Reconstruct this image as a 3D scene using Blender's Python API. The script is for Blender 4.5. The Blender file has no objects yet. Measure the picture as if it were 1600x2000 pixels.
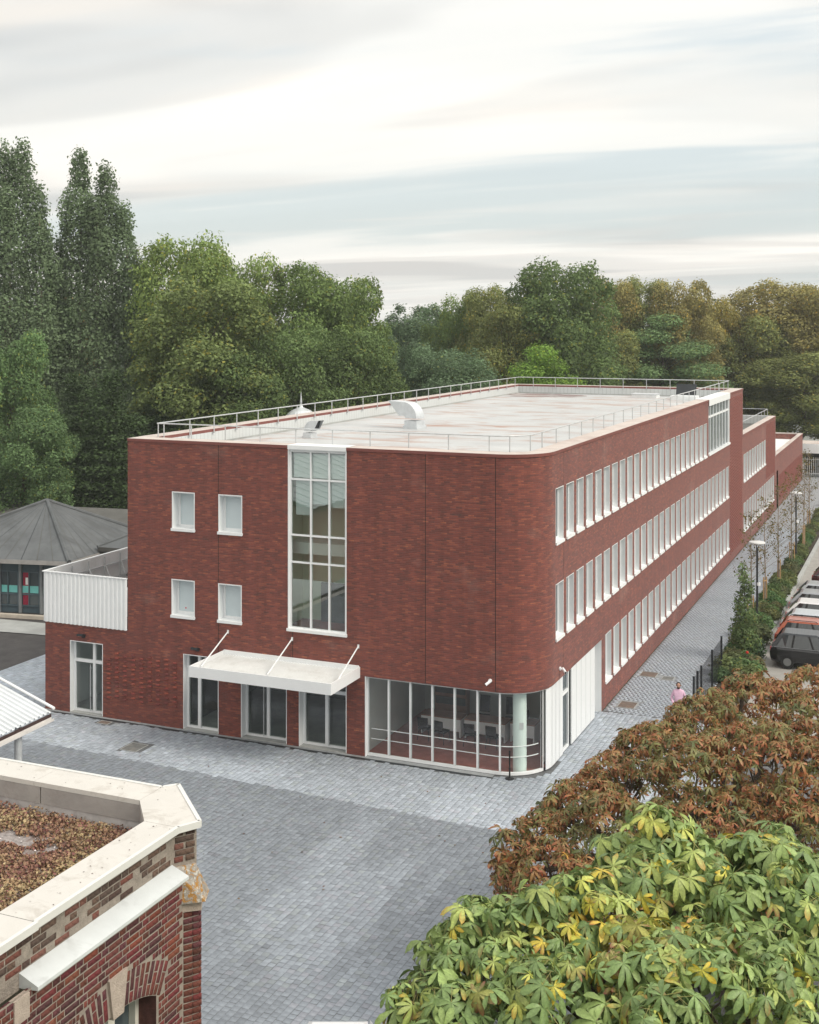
import bpy, math, random
import numpy as np
from mathutils import Matrix, Vector

random.seed(7)
rng = np.random.default_rng(7)
scn = bpy.context.scene
col = scn.collection
R = math.radians

# ------------------------------------------------------------------ camera
CAM_YAW = 23.056
cam_d = bpy.data.cameras.new('camera')
cam = bpy.data.objects.new('camera', cam_d)
col.objects.link(cam)
cam.location = (12.96, -42.26, 16.3)
cam.rotation_euler = (R(90), 0, R(CAM_YAW))
cam_d.sensor_fit = 'HORIZONTAL'
cam_d.sensor_width = 36
cam_d.lens = 36 * 2420 / 1600
cam_d.shift_y = -368 / 1600
cam_d.clip_end = 6000
scn.camera = cam

# ------------------------------------------------------------------ sky and sun
SUN_EL, SUN_AZ = 42.0, 96.0          # azimuth from +Y towards +X
sun_dir = Vector((math.sin(R(SUN_AZ)) * math.cos(R(SUN_EL)), math.cos(R(SUN_AZ)) * math.cos(R(SUN_EL)), math.sin(R(SUN_EL))))
world = bpy.data.worlds.new('World')
scn.world = world
world.use_nodes = True
nt = world.node_tree
nt.nodes.clear()


class NG:
    """terse node-graph helper"""
    def __init__(s, tree):
        s.t = tree

    def n(s, kind, ins=None, **kw):
        nd = s.t.nodes.new(kind)
        for k, v in kw.items():
            setattr(nd, k, v)
        for k, v in (ins or {}).items():
            s.put(nd.inputs[k], v)
        return nd

    def put(s, sock, v):
        if isinstance(v, bpy.types.NodeSocket):
            s.t.links.new(v, sock)
        elif isinstance(v, bpy.types.Node):
            s.t.links.new(v.outputs[0], sock)
        else:
            if sock.type == 'RGBA' and isinstance(v, (tuple, list)) and len(v) == 3:
                v = (*v, 1)
            sock.default_value = v

    def math(s, op, a, b=0.0, c=0.0, clamp=False):
        return s.n('ShaderNodeMath', {0: a, 1: b, 2: c}, operation=op, use_clamp=clamp).outputs[0]

    def mix(s, f, a, b, blend='MIX'):
        nd = s.t.nodes.new('ShaderNodeMix')
        nd.data_type = 'RGBA'
        nd.blend_type = blend
        s.put(nd.inputs['Factor'], f)
        s.put(nd.inputs[6], a)
        s.put(nd.inputs[7], b)
        return nd.outputs[2]

    def ramp(s, f, stops, interp='LINEAR'):
        nd = s.t.nodes.new('ShaderNodeValToRGB')
        s.put(nd.inputs[0], f)
        cr = nd.color_ramp
        cr.interpolation = interp
        while len(cr.elements) < len(stops):
            cr.elements.new(0.5)
        for e, (p, c) in zip(cr.elements, stops):
            e.position = p
            e.color = (*c, 1) if isinstance(c, tuple) else (c, c, c, 1)
        return nd.outputs[0]

    def noise(s, vec, scale, detail=3, rough=0.55, dist=0.0, out=0):
        return s.n('ShaderNodeTexNoise', {'Vector': vec, 'Scale': scale, 'Detail': detail, 'Roughness': rough,
                                          'Distortion': dist}).outputs[out]

    def xyz(s, v):
        nd = s.n('ShaderNodeSeparateXYZ', {0: v})
        return nd.outputs

    def vec(s, x, y, z=0.0):
        return s.n('ShaderNodeCombineXYZ', {0: x, 1: y, 2: z}).outputs[0]


g = NG(nt)
sky = g.n('ShaderNodeTexSky', sky_type='NISHITA', sun_disc=False, sun_elevation=R(SUN_EL), sun_rotation=R(SUN_AZ),
          altitude=50, air_density=1.3, dust_density=2.5, ozone_density=1.5)
dirv = g.n('ShaderNodeTexCoord').outputs['Generated']
dx, dy, dz = g.xyz(dirv)
den = g.math('ADD', g.math('MAXIMUM', dz, 0.0), 0.09)
pv = g.vec(g.math('DIVIDE', dx, den), g.math('DIVIDE', dy, den))
pm = g.n('ShaderNodeMapping', {0: pv, 'Rotation': (0, 0, R(-14)), 'Scale': (0.34, 1.0, 1), 'Location': (3.1, 0.9, 0)}).outputs[0]
n1 = g.noise(pm, 0.62, 3, 0.48, 0.5)
n2 = g.noise(pm, 1.7, 5, 0.5, 0.9)
thin = g.ramp(dz, [(0.0, 0.60), (0.03, 0.50), (0.075, 0.41), (0.12, 0.50), (0.2, 0.60)], 'EASE')
cover = g.ramp(g.math('ADD', g.math('ADD', g.math('MULTIPLY', n1, 0.50), g.math('MULTIPLY', n2, 0.25)), g.math('MULTIPLY', thin, 0.25)),
               [(0.40, 0.10), (0.49, 0.70), (0.58, 1.0)], 'EASE')
tone = g.ramp(g.noise(pm, 1.05, 3, 0.45, 0.8), [(0.34, (5.3, 5.15, 4.92)), (0.45, (6.8, 6.53, 6.1)), (0.57, (8.2, 7.9, 7.35))], 'EASE')
# cloud brightens towards the veiled sun
sdot = g.n('ShaderNodeVectorMath', {0: dirv, 1: tuple(sun_dir)}, operation='DOT_PRODUCT').outputs['Value']
glow = g.math('POWER', g.math('MAXIMUM', g.math('ADD', g.math('MULTIPLY', sdot, 0.5), 0.5), 0.0), 3.0)
tone = g.mix(1.0, tone, g.ramp(glow, [(0.0, 0.90), (1.0, 1.12)]), 'MULTIPLY')
pale = g.mix(0.72, sky.outputs[0], (5.1, 5.65, 5.8))
skycol = g.mix(cover, pale, tone)
# an overcast sky is brightest overhead
skycol = g.mix(1.0, skycol, g.ramp(dz, [(0.0, 0.97), (0.25, 1.0), (1.0, 1.45)]), 'MULTIPLY')
bg = g.n('ShaderNodeBackground', {'Color': skycol, 'Strength': 0.1})
g.n('ShaderNodeOutputWorld', {0: bg.outputs[0]})

sun_d = bpy.data.lights.new('sun', 'SUN')
sun_d.energy = 1.5
sun_d.angle = R(22)
sun_d.color = (1.0, 0.92, 0.80)
sun = bpy.data.objects.new('sun', sun_d)
col.objects.link(sun)
sun.rotation_euler = sun_dir.to_track_quat('Z', 'Y').to_euler()
sun.location = (30, 30, 60)

vs = scn.view_settings
vs.view_transform = 'Standard'
vs.look = 'None'
vs.exposure = 0.62
vs.gamma = 1.0
vs.use_curve_mapping = False
scn.cycles.use_denoising = True
scn.cycles.volume_bounces = 0
scn.cycles.max_bounces = 7
scn.cycles.diffuse_bounces = 3
scn.cycles.glossy_bounces = 3
scn.cycles.transmission_bounces = 4
scn.cycles.transparent_max_bounces = 12
scn.cycles.caustics_reflective = False
scn.cycles.caustics_refractive = False


# ------------------------------------------------------------------ mesh helpers
class MB:
    """collects faces; build() links them as ONE mesh object"""
    def __init__(s, T=None):
        s.v, s.f, s.m, s.uv, s.T = [], [], [], [], T

    def face(s, pts, m=0, uv=None):
        i = len(s.v)
        if s.T is not None:
            pts = [s.T @ Vector(p) for p in pts]
        s.v += [tuple(p) for p in pts]
        s.f.append(tuple(range(i, i + len(pts))))
        s.m.append(m)
        s.uv.append(uv)
        return s

    def box(s, x0, x1, y0, y1, z0, z1, m=0, skip=''):
        p = [(x, y, z) for x in (x0, x1) for y in (y0, y1) for z in (z0, z1)]
        F = {'l': (0, 1, 3, 2), 'r': (4, 6, 7, 5), 'f': (0, 4, 5, 1), 'k': (2, 3, 7, 6), 'b': (0, 2, 6, 4), 't': (1, 5, 7, 3)}
        i = len(s.v)
        if s.T is not None:
            p = [tuple(s.T @ Vector(q)) for q in p]
        s.v += p
        for k, q in F.items():
            if k not in skip:
                s.f.append(tuple(i + a for a in q)); s.m.append(m); s.uv.append(None)
        return s

    def cbox(s, c, h, rz=0.0, m=0):
        T0 = s.T
        M = Matrix.Translation(c) @ Matrix.Rotation(rz, 4, 'Z')
        s.T = M if T0 is None else T0 @ M
        s.box(-h[0], h[0], -h[1], h[1], -h[2], h[2], m)
        s.T = T0
        return s

    def tube(s, p, q, r, r2=None, n=8, m=0, cap=True):
        p, q = Vector(p), Vector(q)
        r2 = r if r2 is None else r2
        d = (q - p)
        if d.length < 1e-6:
            return s
        d.normalize()
        a = d.orthogonal().normalized()
        b = d.cross(a)
        A = [p + (a * math.cos(t) + b * math.sin(t)) * r for t in [2 * math.pi * k / n for k in range(n)]]
        B = [q + (a * math.cos(t) + b * math.sin(t)) * r2 for t in [2 * math.pi * k / n for k in range(n)]]
        i = len(s.v)
        pts = A + B
        if s.T is not None:
            pts = [s.T @ x for x in pts]
        s.v += [tuple(x) for x in pts]
        for k in range(n):
            s.f.append((i + k, i + (k + 1) % n, i + n + (k + 1) % n, i + n + k)); s.m.append(m); s.uv.append(None)
        if cap:
            s.f.append(tuple(i + k for k in reversed(range(n)))); s.m.append(m); s.uv.append(None)
            s.f.append(tuple(i + n + k for k in range(n))); s.m.append(m); s.uv.append(None)
        return s

    def path(s, pts, r, n=6, m=0, r2=None):
        L = len(pts) - 1
        for k in range(L):
            ra = r if r2 is None else r + (r2 - r) * k / L
            rb = r if r2 is None else r + (r2 - r) * (k + 1) / L
            s.tube(pts[k], pts[k + 1], ra, rb, n, m)
        return s

    def lathe(s, prof, c=(0, 0, 0), n=12, m=0):
        rings = [[(c[0] + r * math.cos(2 * math.pi * k / n), c[1] + r * math.sin(2 * math.pi * k / n), c[2] + z) for k in range(n)] for r, z in prof]
        for a, b in zip(rings, rings[1:]):
            for k in range(n):
                s.face([a[k], a[(k + 1) % n], b[(k + 1) % n], b[k]], m)
        return s

    def prism(s, poly, z0, z1, m=0, top=True, bottom=True):
        n = len(poly)
        for k in range(n):
            a, b = poly[k], poly[(k + 1) % n]
            s.face([(*a, z0), (*b, z0), (*b, z1), (*a, z1)], m)
        if top:
            s.face([(*p, z1) for p in poly], m)
        if bottom:
            s.face([(*p, z0) for p in reversed(poly)], m)
        return s

    def mesh(s, name, mats, smooth=False):
        me = bpy.data.meshes.new(name)
        me.from_pydata(s.v, [], s.f)
        for q in (mats if isinstance(mats, (list, tuple)) else [mats]):
            me.materials.append(q)
        me.polygons.foreach_set('material_index', s.m)
        if any(u is not None for u in s.uv):
            L = me.uv_layers.new(name='UVMap')
            flat = []
            for f, u in zip(s.f, s.uv):
                for k in range(len(f)):
                    flat += list(u[k]) if u is not None else [0.0, 0.0]
            L.data.foreach_set('uv', flat)
        if smooth:
            me.polygons.foreach_set('use_smooth', [True] * len(s.f))
        me.update()
        return me

    def build(s, name, mats, parent=None, smooth=False, at=None, world=True):
        return place(name, s.mesh(name, mats, smooth), parent, at, world=world)


def place(name, me, parent=None, at=None, rz=0.0, world=True, color=None, scale=None):
    """link a mesh as an object; with a parent and world=True the mesh holds world coordinates"""
    o = bpy.data.objects.new(name, me)
    col.objects.link(o)
    if parent is not None:
        o.parent = parent
        if world and at is None:
            o.location = -Vector(world_loc(parent))
    if at is not None:
        o.location = at
    o.rotation_euler = (0, 0, rz)
    if color is not None:
        o.color = (*color, 1)
    if scale is not None:
        o.scale = scale
    return o


def world_loc(o):
    v = Vector(o.location)
    while o.parent is not None:
        o = o.parent
        v += Vector(o.location)
    return v


def empty(name, loc=(0, 0, 0), rz=0.0):
    o = bpy.data.objects.new(name, None)
    o.empty_display_size = 0.2
    o.location = loc
    o.rotation_euler = (0, 0, rz)
    col.objects.link(o)
    return o


def tag(o, label, cat, group=None):
    o['label'] = label
    o['category'] = cat
    if group:
        o['group'] = group
    return o


def kind(o, k):
    o['kind'] = k
    return o


def thing(name, label, cat, loc=(0, 0, 0), rz=0.0, group=None):
    return tag(empty(name, loc, rz), label, cat, group)


def npmesh(name, V, F, mats, colr=None, smooth=False):
    """fast mesh from numpy arrays; F has a constant number of corners"""
    V = np.asarray(V, np.float32); F = np.asarray(F, np.int32)
    me = bpy.data.meshes.new(name)
    n, k = F.shape
    me.vertices.add(len(V)); me.vertices.foreach_set('co', V.ravel())
    me.loops.add(n * k); me.loops.foreach_set('vertex_index', F.ravel())
    me.polygons.add(n)
    me.polygons.foreach_set('loop_start', np.arange(0, n * k, k, dtype=np.int32))
    me.polygons.foreach_set('loop_total', np.full(n, k, np.int32))
    if smooth:
        me.polygons.foreach_set('use_smooth', np.ones(n, bool))
    for q in (mats if isinstance(mats, (list, tuple)) else [mats]):
        me.materials.append(q)
    if colr is not None:
        a = me.attributes.new('Col', 'FLOAT_COLOR', 'POINT')
        c4 = np.ones((len(V), 4), np.float32); c4[:, :3] = colr
        a.data.foreach_set('color', c4.ravel())
    me.update(calc_edges=True)
    return me


def rotmats(nrm, spin):
    """(N,3,3) frames with local Z along nrm and a spin about it"""
    nrm = nrm / np.linalg.norm(nrm, axis=1, keepdims=True)
    ref = np.where(np.abs(nrm[:, 2:3]) < 0.95, np.array([[0, 0, 1.0]]), np.array([[1.0, 0, 0]]))
    a = np.cross(ref, nrm); a /= np.linalg.norm(a, axis=1, keepdims=True)
    b = np.cross(nrm, a)
    c, s_ = np.cos(spin)[:, None], np.sin(spin)[:, None]
    x = a * c + b * s_
    y = -a * s_ + b * c
    return np.stack([x, y, nrm], axis=2)


def scatter(tv, tf, M, pos, tcol=None, icol=None):
    """many copies of a small template in one array: M (N,3,3) includes scale"""
    N, k = len(pos), len(tv)
    V = np.einsum('nij,kj->nki', M, tv) + pos[:, None, :]
    F = (tf[None] + (np.arange(N) * k)[:, None, None]).reshape(-1, tf.shape[1])
    C = None
    if icol is not None:
        C = np.repeat(icol[:, None, :], k, 1)
        if tcol is not None:
            C = C * tcol[None]
        C = C.reshape(-1, 3)
    elif tcol is not None:
        C = np.repeat(tcol[None], N, 0).reshape(-1, 3)
    return V.reshape(-1, 3), F, C


# ------------------------------------------------------------------ materials
def newmat(name):
    m = bpy.data.materials.new(name)
    m.use_nodes = True
    m.node_tree.nodes.clear()
    return m, NG(m.node_tree)


def finish(g, bsdf, disp=None):
    o = g.n('ShaderNodeOutputMaterial', {0: bsdf})
    return o


def pbsdf(g, **ins):
    nd = g.t.nodes.new('ShaderNodeBsdfPrincipled')
    for k, v in ins.items():
        g.put(nd.inputs[k.replace('_', ' ')], v)
    return nd


def plain(name, c, rough=0.6, var=0.12, scale=2.0, metal=0.0, bump=0.0, bscale=40.0, spec=0.4, dirt=None, dscale=0.6):
    """procedural painted / mineral surface: noise in tone, optional stains and fine bump"""
    m, g = newmat(name)
    P = g.n('ShaderNodeTexCoord').outputs['Object']
    n = g.noise(P, scale, 4, 0.6)
    lo = tuple(x * (1 - var) for x in c); hi = tuple(min(1, x * (1 + var)) for x in c)
    colr = g.ramp(n, [(0.3, lo), (0.7, hi)])
    if dirt is not None:
        dn = g.noise(P, dscale, 6, 0.65, 0.4)
        colr = g.mix(g.ramp(dn, [(0.52, 0.0), (0.68, 0.85)]), colr, dirt)
    b = pbsdf(g, Base_Color=colr, Roughness=rough, Metallic=metal)
    b.inputs['Specular IOR Level'].default_value = spec
    if bump > 0:
        bn = g.noise(P, bscale, 4, 0.6)
        g.put(b.inputs['Normal'], g.n('ShaderNodeBump', {'Height': bn, 'Strength': bump, 'Distance': 0.02}).outputs[0])
    finish(g, b.outputs[0])
    return m


def brickmat(name, L, H, ramp, mortar, jm=0.012, wild=0.30, uvname=True, bump=0.6):
    """running-bond wall on UV metres: every brick its own tint, dark recessed joints"""
    m, g = newmat(name)
    uv = g.n('ShaderNodeTexCoord').outputs['UV']
    u, v, _ = g.xyz(uv)
    row = g.math('FLOOR', g.math('DIVIDE', v, H))
    wob = g.n('ShaderNodeTexWhiteNoise', {'W': row}, noise_dimensions='1D').outputs[0]
    us = g.math('ADD', g.math('DIVIDE', u, L), g.math('ADD', g.math('MULTIPLY', row, 0.5), g.math('MULTIPLY', wob, 0.25)))
    ci = g.math('FLOOR', us)
    wn = g.n('ShaderNodeTexWhiteNoise', {'Vector': g.vec(ci, row, 3.0)}, noise_dimensions='3D').outputs[0]
    big = g.noise(g.n('ShaderNodeMapping', {0: uv, 'Scale': (2.4, 8.0, 1)}).outputs[0], 1.0, 5, 0.7)
    t = g.math('ADD', g.math('MULTIPLY', wn, 1.0 - wild), g.math('MULTIPLY', g.math('SUBTRACT', g.math('MULTIPLY', big, 2.4), 0.7), wild), clamp=True)
    bc = g.ramp(t, ramp)
    fu = g.math('MULTIPLY', g.math('FRACT', us), L)
    fv = g.math('MULTIPLY', g.math('FRACT', g.math('DIVIDE', v, H)), H)
    eu = g.math('MINIMUM', fu, g.math('SUBTRACT', L, fu))
    ev = g.math('MINIMUM', fv, g.math('SUBTRACT', H, fv))
    e = g.math('MINIMUM', eu, ev)
    mask = g.n('ShaderNodeMapRange', {0: e, 1: jm * 0.35, 2: jm * 0.7, 3: 0.0, 4: 1.0}).outputs[0]
    fine = g.noise(uv, 60, 3, 0.6)
    bc = g.mix(0.35, bc, g.mix(1.0, bc, g.ramp(fine, [(0.3, 0.5), (0.7, 1.45)]), 'MULTIPLY'))
    colr = g.mix(mask, mortar, bc)
    wear = g.ramp(g.noise(g.n('ShaderNodeMapping', {0: uv, 'Scale': (0.35, 0.5, 1), 'Location': (4.2, 1.1, 0)}).outputs[0], 1.0, 5, 0.6), [(0.60, 0.0), (0.74, 0.28)])
    colr = g.mix(wear, colr, (0.36, 0.23, 0.19))
    strk = g.noise(g.n('ShaderNodeMapping', {0: uv, 'Scale': (2.6, 0.12, 1)}).outputs[0], 1.0, 5, 0.6)
    colr = g.mix(1.0, colr, g.ramp(strk, [(0.3, 0.86), (0.6, 1.06)]), 'MULTIPLY')
    b = pbsdf(g, Base_Color=colr, Roughness=0.75)
    b.inputs['Specular IOR Level'].default_value = 0.35
    b.inputs['Sheen Weight'].default_value = 0.10
    b.inputs['Sheen Roughness'].default_value = 0.5
    hgt = g.math('ADD', g.math('MULTIPLY', mask, 1.0), g.math('MULTIPLY', g.math('ADD', fine, wn), 0.25))
    g.put(b.inputs['Normal'], g.n('ShaderNodeBump', {'Height': hgt, 'Strength': bump, 'Distance': 0.012}).outputs[0])
    finish(g, b.outputs[0])
    return m


def colattr(name, rough=0.6, spec=0.3, bump=0.0, bscale=30.0, transl=0.0, objcol=False, fine=0.0, fscale=25.0):
    """colour from the mesh's own 'Col' attribute (each piece its own tint)"""
    m, g = newmat(name)
    c = g.n('ShaderNodeAttribute', attribute_name='Col').outputs['Color']
    if objcol:
        c = g.mix(1.0, c, g.n('ShaderNodeObjectInfo').outputs['Color'], 'MULTIPLY')
    P = g.n('ShaderNodeTexCoord').outputs['Object']
    if fine > 0:
        c = g.mix(1.0, c, g.ramp(g.noise(P, fscale, 4, 0.65), [(0.3, 1 - fine), (0.7, 1 + fine)]), 'MULTIPLY')
    b = pbsdf(g, Base_Color=c, Roughness=rough)
    b.inputs['Specular IOR Level'].default_value = spec
    if bump > 0:
        g.put(b.inputs['Normal'], g.n('ShaderNodeBump', {'Height': g.noise(P, bscale, 4, 0.6), 'Strength': bump, 'Distance': 0.01}).outputs[0])
    out = b.outputs[0]
    if transl > 0:
        tr = g.n('ShaderNodeBsdfTranslucent', {'Color': c})
        out = g.n('ShaderNodeMixShader', {0: transl, 1: b.outputs[0], 2: tr.outputs[0]}).outputs[0]
    finish(g, out)
    return m


def glassmat(name, tint=(0.8, 0.86, 0.84), refl=1.0, rough=0.0):
    m, g = newmat(name)
    # Schlick on the absolute angle, so that both sides of the pane behave alike
    ge = g.n('ShaderNodeNewGeometry')
    cs = g.math('ABSOLUTE', g.n('ShaderNodeVectorMath', {0: ge.outputs['Incoming'], 1: ge.outputs['Normal']}, operation='DOT_PRODUCT').outputs['Value'])
    fr = g.math('ADD', 0.045, g.math('MULTIPLY', 0.955, g.math('POWER', g.math('SUBTRACT', 1.0, cs, clamp=True), 5.0)))
    f = g.math('MULTIPLY', fr, 1.8 * refl, clamp=True)
    t = g.n('ShaderNodeBsdfTransparent', {'Color': tint})
    gl = g.n('ShaderNodeBsdfGlossy', {'Color': (0.95, 0.97, 1.0), 'Roughness': rough})
    mx = g.n('ShaderNodeMixShader', {0: f, 1: t.outputs[0], 2: gl.outputs[0]})
    finish(g, mx.outputs[0])
    return m


M = {}
RED = [(0.0, (0.077, 0.046, 0.043)), (0.13, (0.135, 0.049, 0.041)), (0.32, (0.167, 0.051, 0.040)), (0.60, (0.209, 0.059, 0.045)),
       (0.82, (0.270, 0.080, 0.051)), (0.95, (0.369, 0.123, 0.065)), (1.0, (0.360, 0.209, 0.142))]
M['brick'] = brickmat('red_brick', 0.235, 0.065, RED, (0.150, 0.062, 0.052), jm=0.013)
M['brick_piece'] = plain('red_brick_piece', (0.26, 0.058, 0.043), 0.75, 0.4, 7, bump=0.5)
M['white'] = plain('white_metal', (0.80, 0.82, 0.83), 0.42, 0.03, 1.2, bump=0.03, bscale=6)
M['white_panel'] = plain('white_panel', (0.76, 0.79, 0.80), 0.5, 0.05, 0.9, dirt=(0.62, 0.64, 0.63), dscale=0.5)
M['coping_top'] = plain('coping_top', (0.52, 0.455, 0.415), 0.6, 0.10, 1.6, dirt=(0.40, 0.32, 0.285), dscale=0.5)
M['coping_edge'] = plain('coping_edge_red', (0.19, 0.062, 0.052), 0.5, 0.1, 2)
M['dark'] = plain('dark_metal', (0.018, 0.022, 0.026), 0.45, 0.2, 4)
M['black'] = plain('black_rubber', (0.012, 0.012, 0.013), 0.7, 0.2, 5)
M['steel'] = plain('galvanised_steel', (0.52, 0.54, 0.55), 0.42, 0.1, 5, metal=0.35)
M['zinc'] = plain('zinc_duct', (0.60, 0.63, 0.65), 0.35, 0.10, 3, metal=0.35, bump=0.05, bscale=5)
M['concrete'] = plain('concrete', (0.36, 0.37, 0.36), 0.85, 0.12, 1.5, bump=0.3, bscale=25, dirt=(0.27, 0.275, 0.27), dscale=0.35)
M['asphalt'] = plain('asphalt', (0.060, 0.056, 0.056), 0.9, 0.2, 1.2, bump=0.5, bscale=60, dirt=(0.085, 0.078, 0.076), dscale=0.3)
M['glass'] = glassmat('clear_glass', (0.80, 0.87, 0.85))
M['glass_clear'] = glassmat('clear_glass_wide', (0.97, 0.99, 0.98), 0.9)
M['glass_stair'] = glassmat('stair_glass', (0.76, 0.85, 0.81), 2.0)
M['glass_dark'] = plain('dark_window_glass', (0.055, 0.075, 0.085), 0.06, 0.15, 1, spec=0.9)
M['blind'] = plain('window_blind', (0.56, 0.64, 0.67), 0.35, 0.03, 1, spec=0.6)
M['room'] = plain('room_wall', (0.80, 0.82, 0.80), 0.8, 0.04, 1)
M['room_green'] = plain('room_wall_green', (0.74, 0.80, 0.66), 0.8, 0.04, 1)
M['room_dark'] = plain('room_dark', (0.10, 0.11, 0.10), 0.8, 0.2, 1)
M['room_floor'] = plain('room_floor_red', (0.34, 0.13, 0.11), 0.45, 0.2, 3)
M['wood'] = plain('wood', (0.42, 0.27, 0.13), 0.6, 0.2, 6)
M['wood_red'] = plain('desk_wood', (0.30, 0.17, 0.12), 0.4, 0.15, 5)
M['bark'] = plain('bark', (0.085, 0.068, 0.052), 0.9, 0.35, 6, bump=0.8, bscale=18)
M['bark_pale'] = plain('bark_pale', (0.26, 0.21, 0.165), 0.9, 0.3, 5, bump=0.6, bscale=18)
M['felt'] = plain('roof_felt', (0.105, 0.113, 0.118), 0.8, 0.18, 0.9, bump=0.25, bscale=12, dirt=(0.07, 0.074, 0.078), dscale=0.5)
M['felt_brown'] = plain('roof_felt_brown', (0.10, 0.099, 0.092), 0.85, 0.2, 0.7, bump=0.3, bscale=10, dirt=(0.065, 0.064, 0.06), dscale=0.4)
M['leaf'] = colattr('foliage', 0.8, 0.08, transl=0.30, objcol=True)
M['chestnut'] = colattr('chestnut_leaf', 0.46, 0.38, transl=0.22, fine=0.28, fscale=38)
M['sett'] = colattr('sett_stone', 0.62, 0.4, bump=0.35, bscale=45, fine=0.16, fscale=6)
M['oldbrick'] = colattr('old_brick', 0.85, 0.2, bump=0.9, bscale=70, fine=0.42, fscale=26)


def roofdeck():
    m, g = newmat('roof_membrane')
    P = g.n('ShaderNodeTexCoord').outputs['Object']
    q = g.n('ShaderNodeMapping', {0: P, 'Rotation': (0, 0, R(23)), 'Scale': (0.35, 0.8, 1)}).outputs[0]
    base = g.ramp(g.noise(P, 0.35, 5, 0.6), [(0.3, (0.40, 0.41, 0.415)), (0.7, (0.50, 0.51, 0.51))])
    st = g.ramp(g.noise(q, 0.9, 7, 0.62, 0.7), [(0.50, 0.0), (0.60, 0.50), (0.70, 0.95)])
    c = g.mix(st, base, (0.34, 0.205, 0.155))
    x, y, z = g.xyz(P)
    # moss and silt where water stands in the far corner
    d1 = g.math('ADD', g.math('POWER', g.math('DIVIDE', g.math('ADD', x, 14.3), 3.6), 2.0), g.math('POWER', g.math('DIVIDE', g.math('SUBTRACT', y, 46.5), 2.4), 2.0))
    pud = g.math('MULTIPLY', g.math('LESS_THAN', d1, 1.0), g.ramp(g.noise(q, 1.6, 5, 0.6, 0.5), [(0.42, 0.0), (0.52, 0.9)]))
    c = g.mix(pud, c, (0.13, 0.065, 0.055))
    b = pbsdf(g, Base_Color=c, Roughness=0.5)
    finish(g, b.outputs[0])
    return m


M['roofdeck'] = roofdeck()


def ribbed(name, c, axis, pitch, rough=0.5):
    """flat sheet with fine vertical seams"""
    m, g = newmat(name)
    P = g.n('ShaderNodeTexCoord').outputs['Object']
    k = g.math('FRACT', g.math('DIVIDE', g.xyz(P)[axis], pitch))
    seam = g.math('LESS_THAN', k, 0.10)
    base = g.ramp(g.noise(P, 0.6, 4, 0.6), [(0.3, tuple(x * 0.93 for x in c)), (0.7, c)])
    cc = g.mix(seam, base, tuple(x * 0.72 for x in c))
    b = pbsdf(g, Base_Color=cc, Roughness=rough)
    finish(g, b.outputs[0])
    return m


M['ribs_y'] = ribbed('parapet_sheet_along', (0.56, 0.585, 0.585), 1, 0.30)
M['ribs_x'] = ribbed('parapet_sheet_across', (0.56, 0.585, 0.585), 0, 0.30)


def perforated():
    m, g = newmat('perforated_sheet')
    P = g.n('ShaderNodeTexCoord').outputs['Object']
    x, y, z = g.xyz(P)
    a = g.math('SUBTRACT', g.math('FRACT', g.math('DIVIDE', y, 0.045)), 0.5)
    row = g.math('FLOOR', g.math('DIVIDE', z, 0.045))
    b_ = g.math('SUBTRACT', g.math('FRACT', g.math('DIVIDE', z, 0.045)), 0.5)
    hole = g.math('LESS_THAN', g.math('ADD', g.math('MULTIPLY', a, a), g.math('MULTIPLY', b_, b_)), 0.05)
    c = g.mix(hole, (0.80, 0.82, 0.83), (0.42, 0.45, 0.47))
    b = pbsdf(g, Base_Color=c, Roughness=0.45)
    finish(g, b.outputs[0])
    return m


M['perf'] = perforated()


def groundmat():
    m, g = newmat('ground_soil_grass')
    P = g.n('ShaderNodeTexCoord').outputs['Object']
    a = g.ramp(g.noise(P, 0.12, 6, 0.6), [(0.35, (0.035, 0.055, 0.018)), (0.55, (0.07, 0.10, 0.03)), (0.75, (0.10, 0.095, 0.05))])
    c = g.mix(0.5, a, g.mix(1.0, a, g.ramp(g.noise(P, 8, 4, 0.7), [(0.3, 0.45), (0.7, 1.5)]), 'MULTIPLY'))
    b = pbsdf(g, Base_Color=c, Roughness=0.95)
    finish(g, b.outputs[0])
    return m


M['ground'] = groundmat()
M['joint'] = plain('sett_joint_sand', (0.115, 0.12, 0.125), 0.95, 0.25, 3)
M['far_sett'] = plain('far_paving', (0.26, 0.275, 0.285), 0.75, 0.15, 3, bump=0.3, bscale=14)


# ------------------------------------------------------------------ ground
def sheet(name, poly, z, m):
    mb = MB()
    mb.face([(*p, z) for p in poly], 0)
    return kind(mb.build(name, m), 'structure')


sheet('ground', [(-900, -300), (900, -300), (900, 1800), (-900, 1800)], -0.06, M['ground'])
plaza = sheet('plaza_paving', [(-27.5, -30), (16, -30), (16, 9.0), (-3.0, 9.0), (-3.0, 0.05), (-21.7, 0.05), (-21.7, 8), (-27.5, 8)], -0.012, M['joint'])
path = sheet('side_path', [(0.02, 9.0), (3.75, 9.0), (3.3, 60), (3.3, 110), (-8, 110), (-8, 94), (0.02, 94)], -0.014, plain('path_joint', (0.27, 0.285, 0.30), 0.95, 0.15, 3))
sheet('school_yard', [(-60, -30), (-27.5, -30), (-27.5, 30), (-60, 30)], -0.02, M['asphalt'])
sheet('planting_bed', [(3.75, 9.0), (5.45, 9.0), (5.45, 18.2), (4.75, 18.2), (4.75, 110), (3.3, 110), (3.3, 60)], -0.01, plain('bed_soil', (0.05, 0.04, 0.028), 0.95, 0.4, 4, bump=0.8, bscale=20))
sheet('car_park', [(5.0, 18.2), (5.46, 18.2), (5.46, 9.0), (40, 9.0), (40, 120), (5.0, 120)], -0.02, plain('car_park_paving', (0.30, 0.29, 0.27), 0.85, 0.12, 1.5, bump=0.3, bscale=18))
kb = MB(); kb.box(4.75, 5.0, 18.2, 110, -0.05, 0.10)
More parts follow.
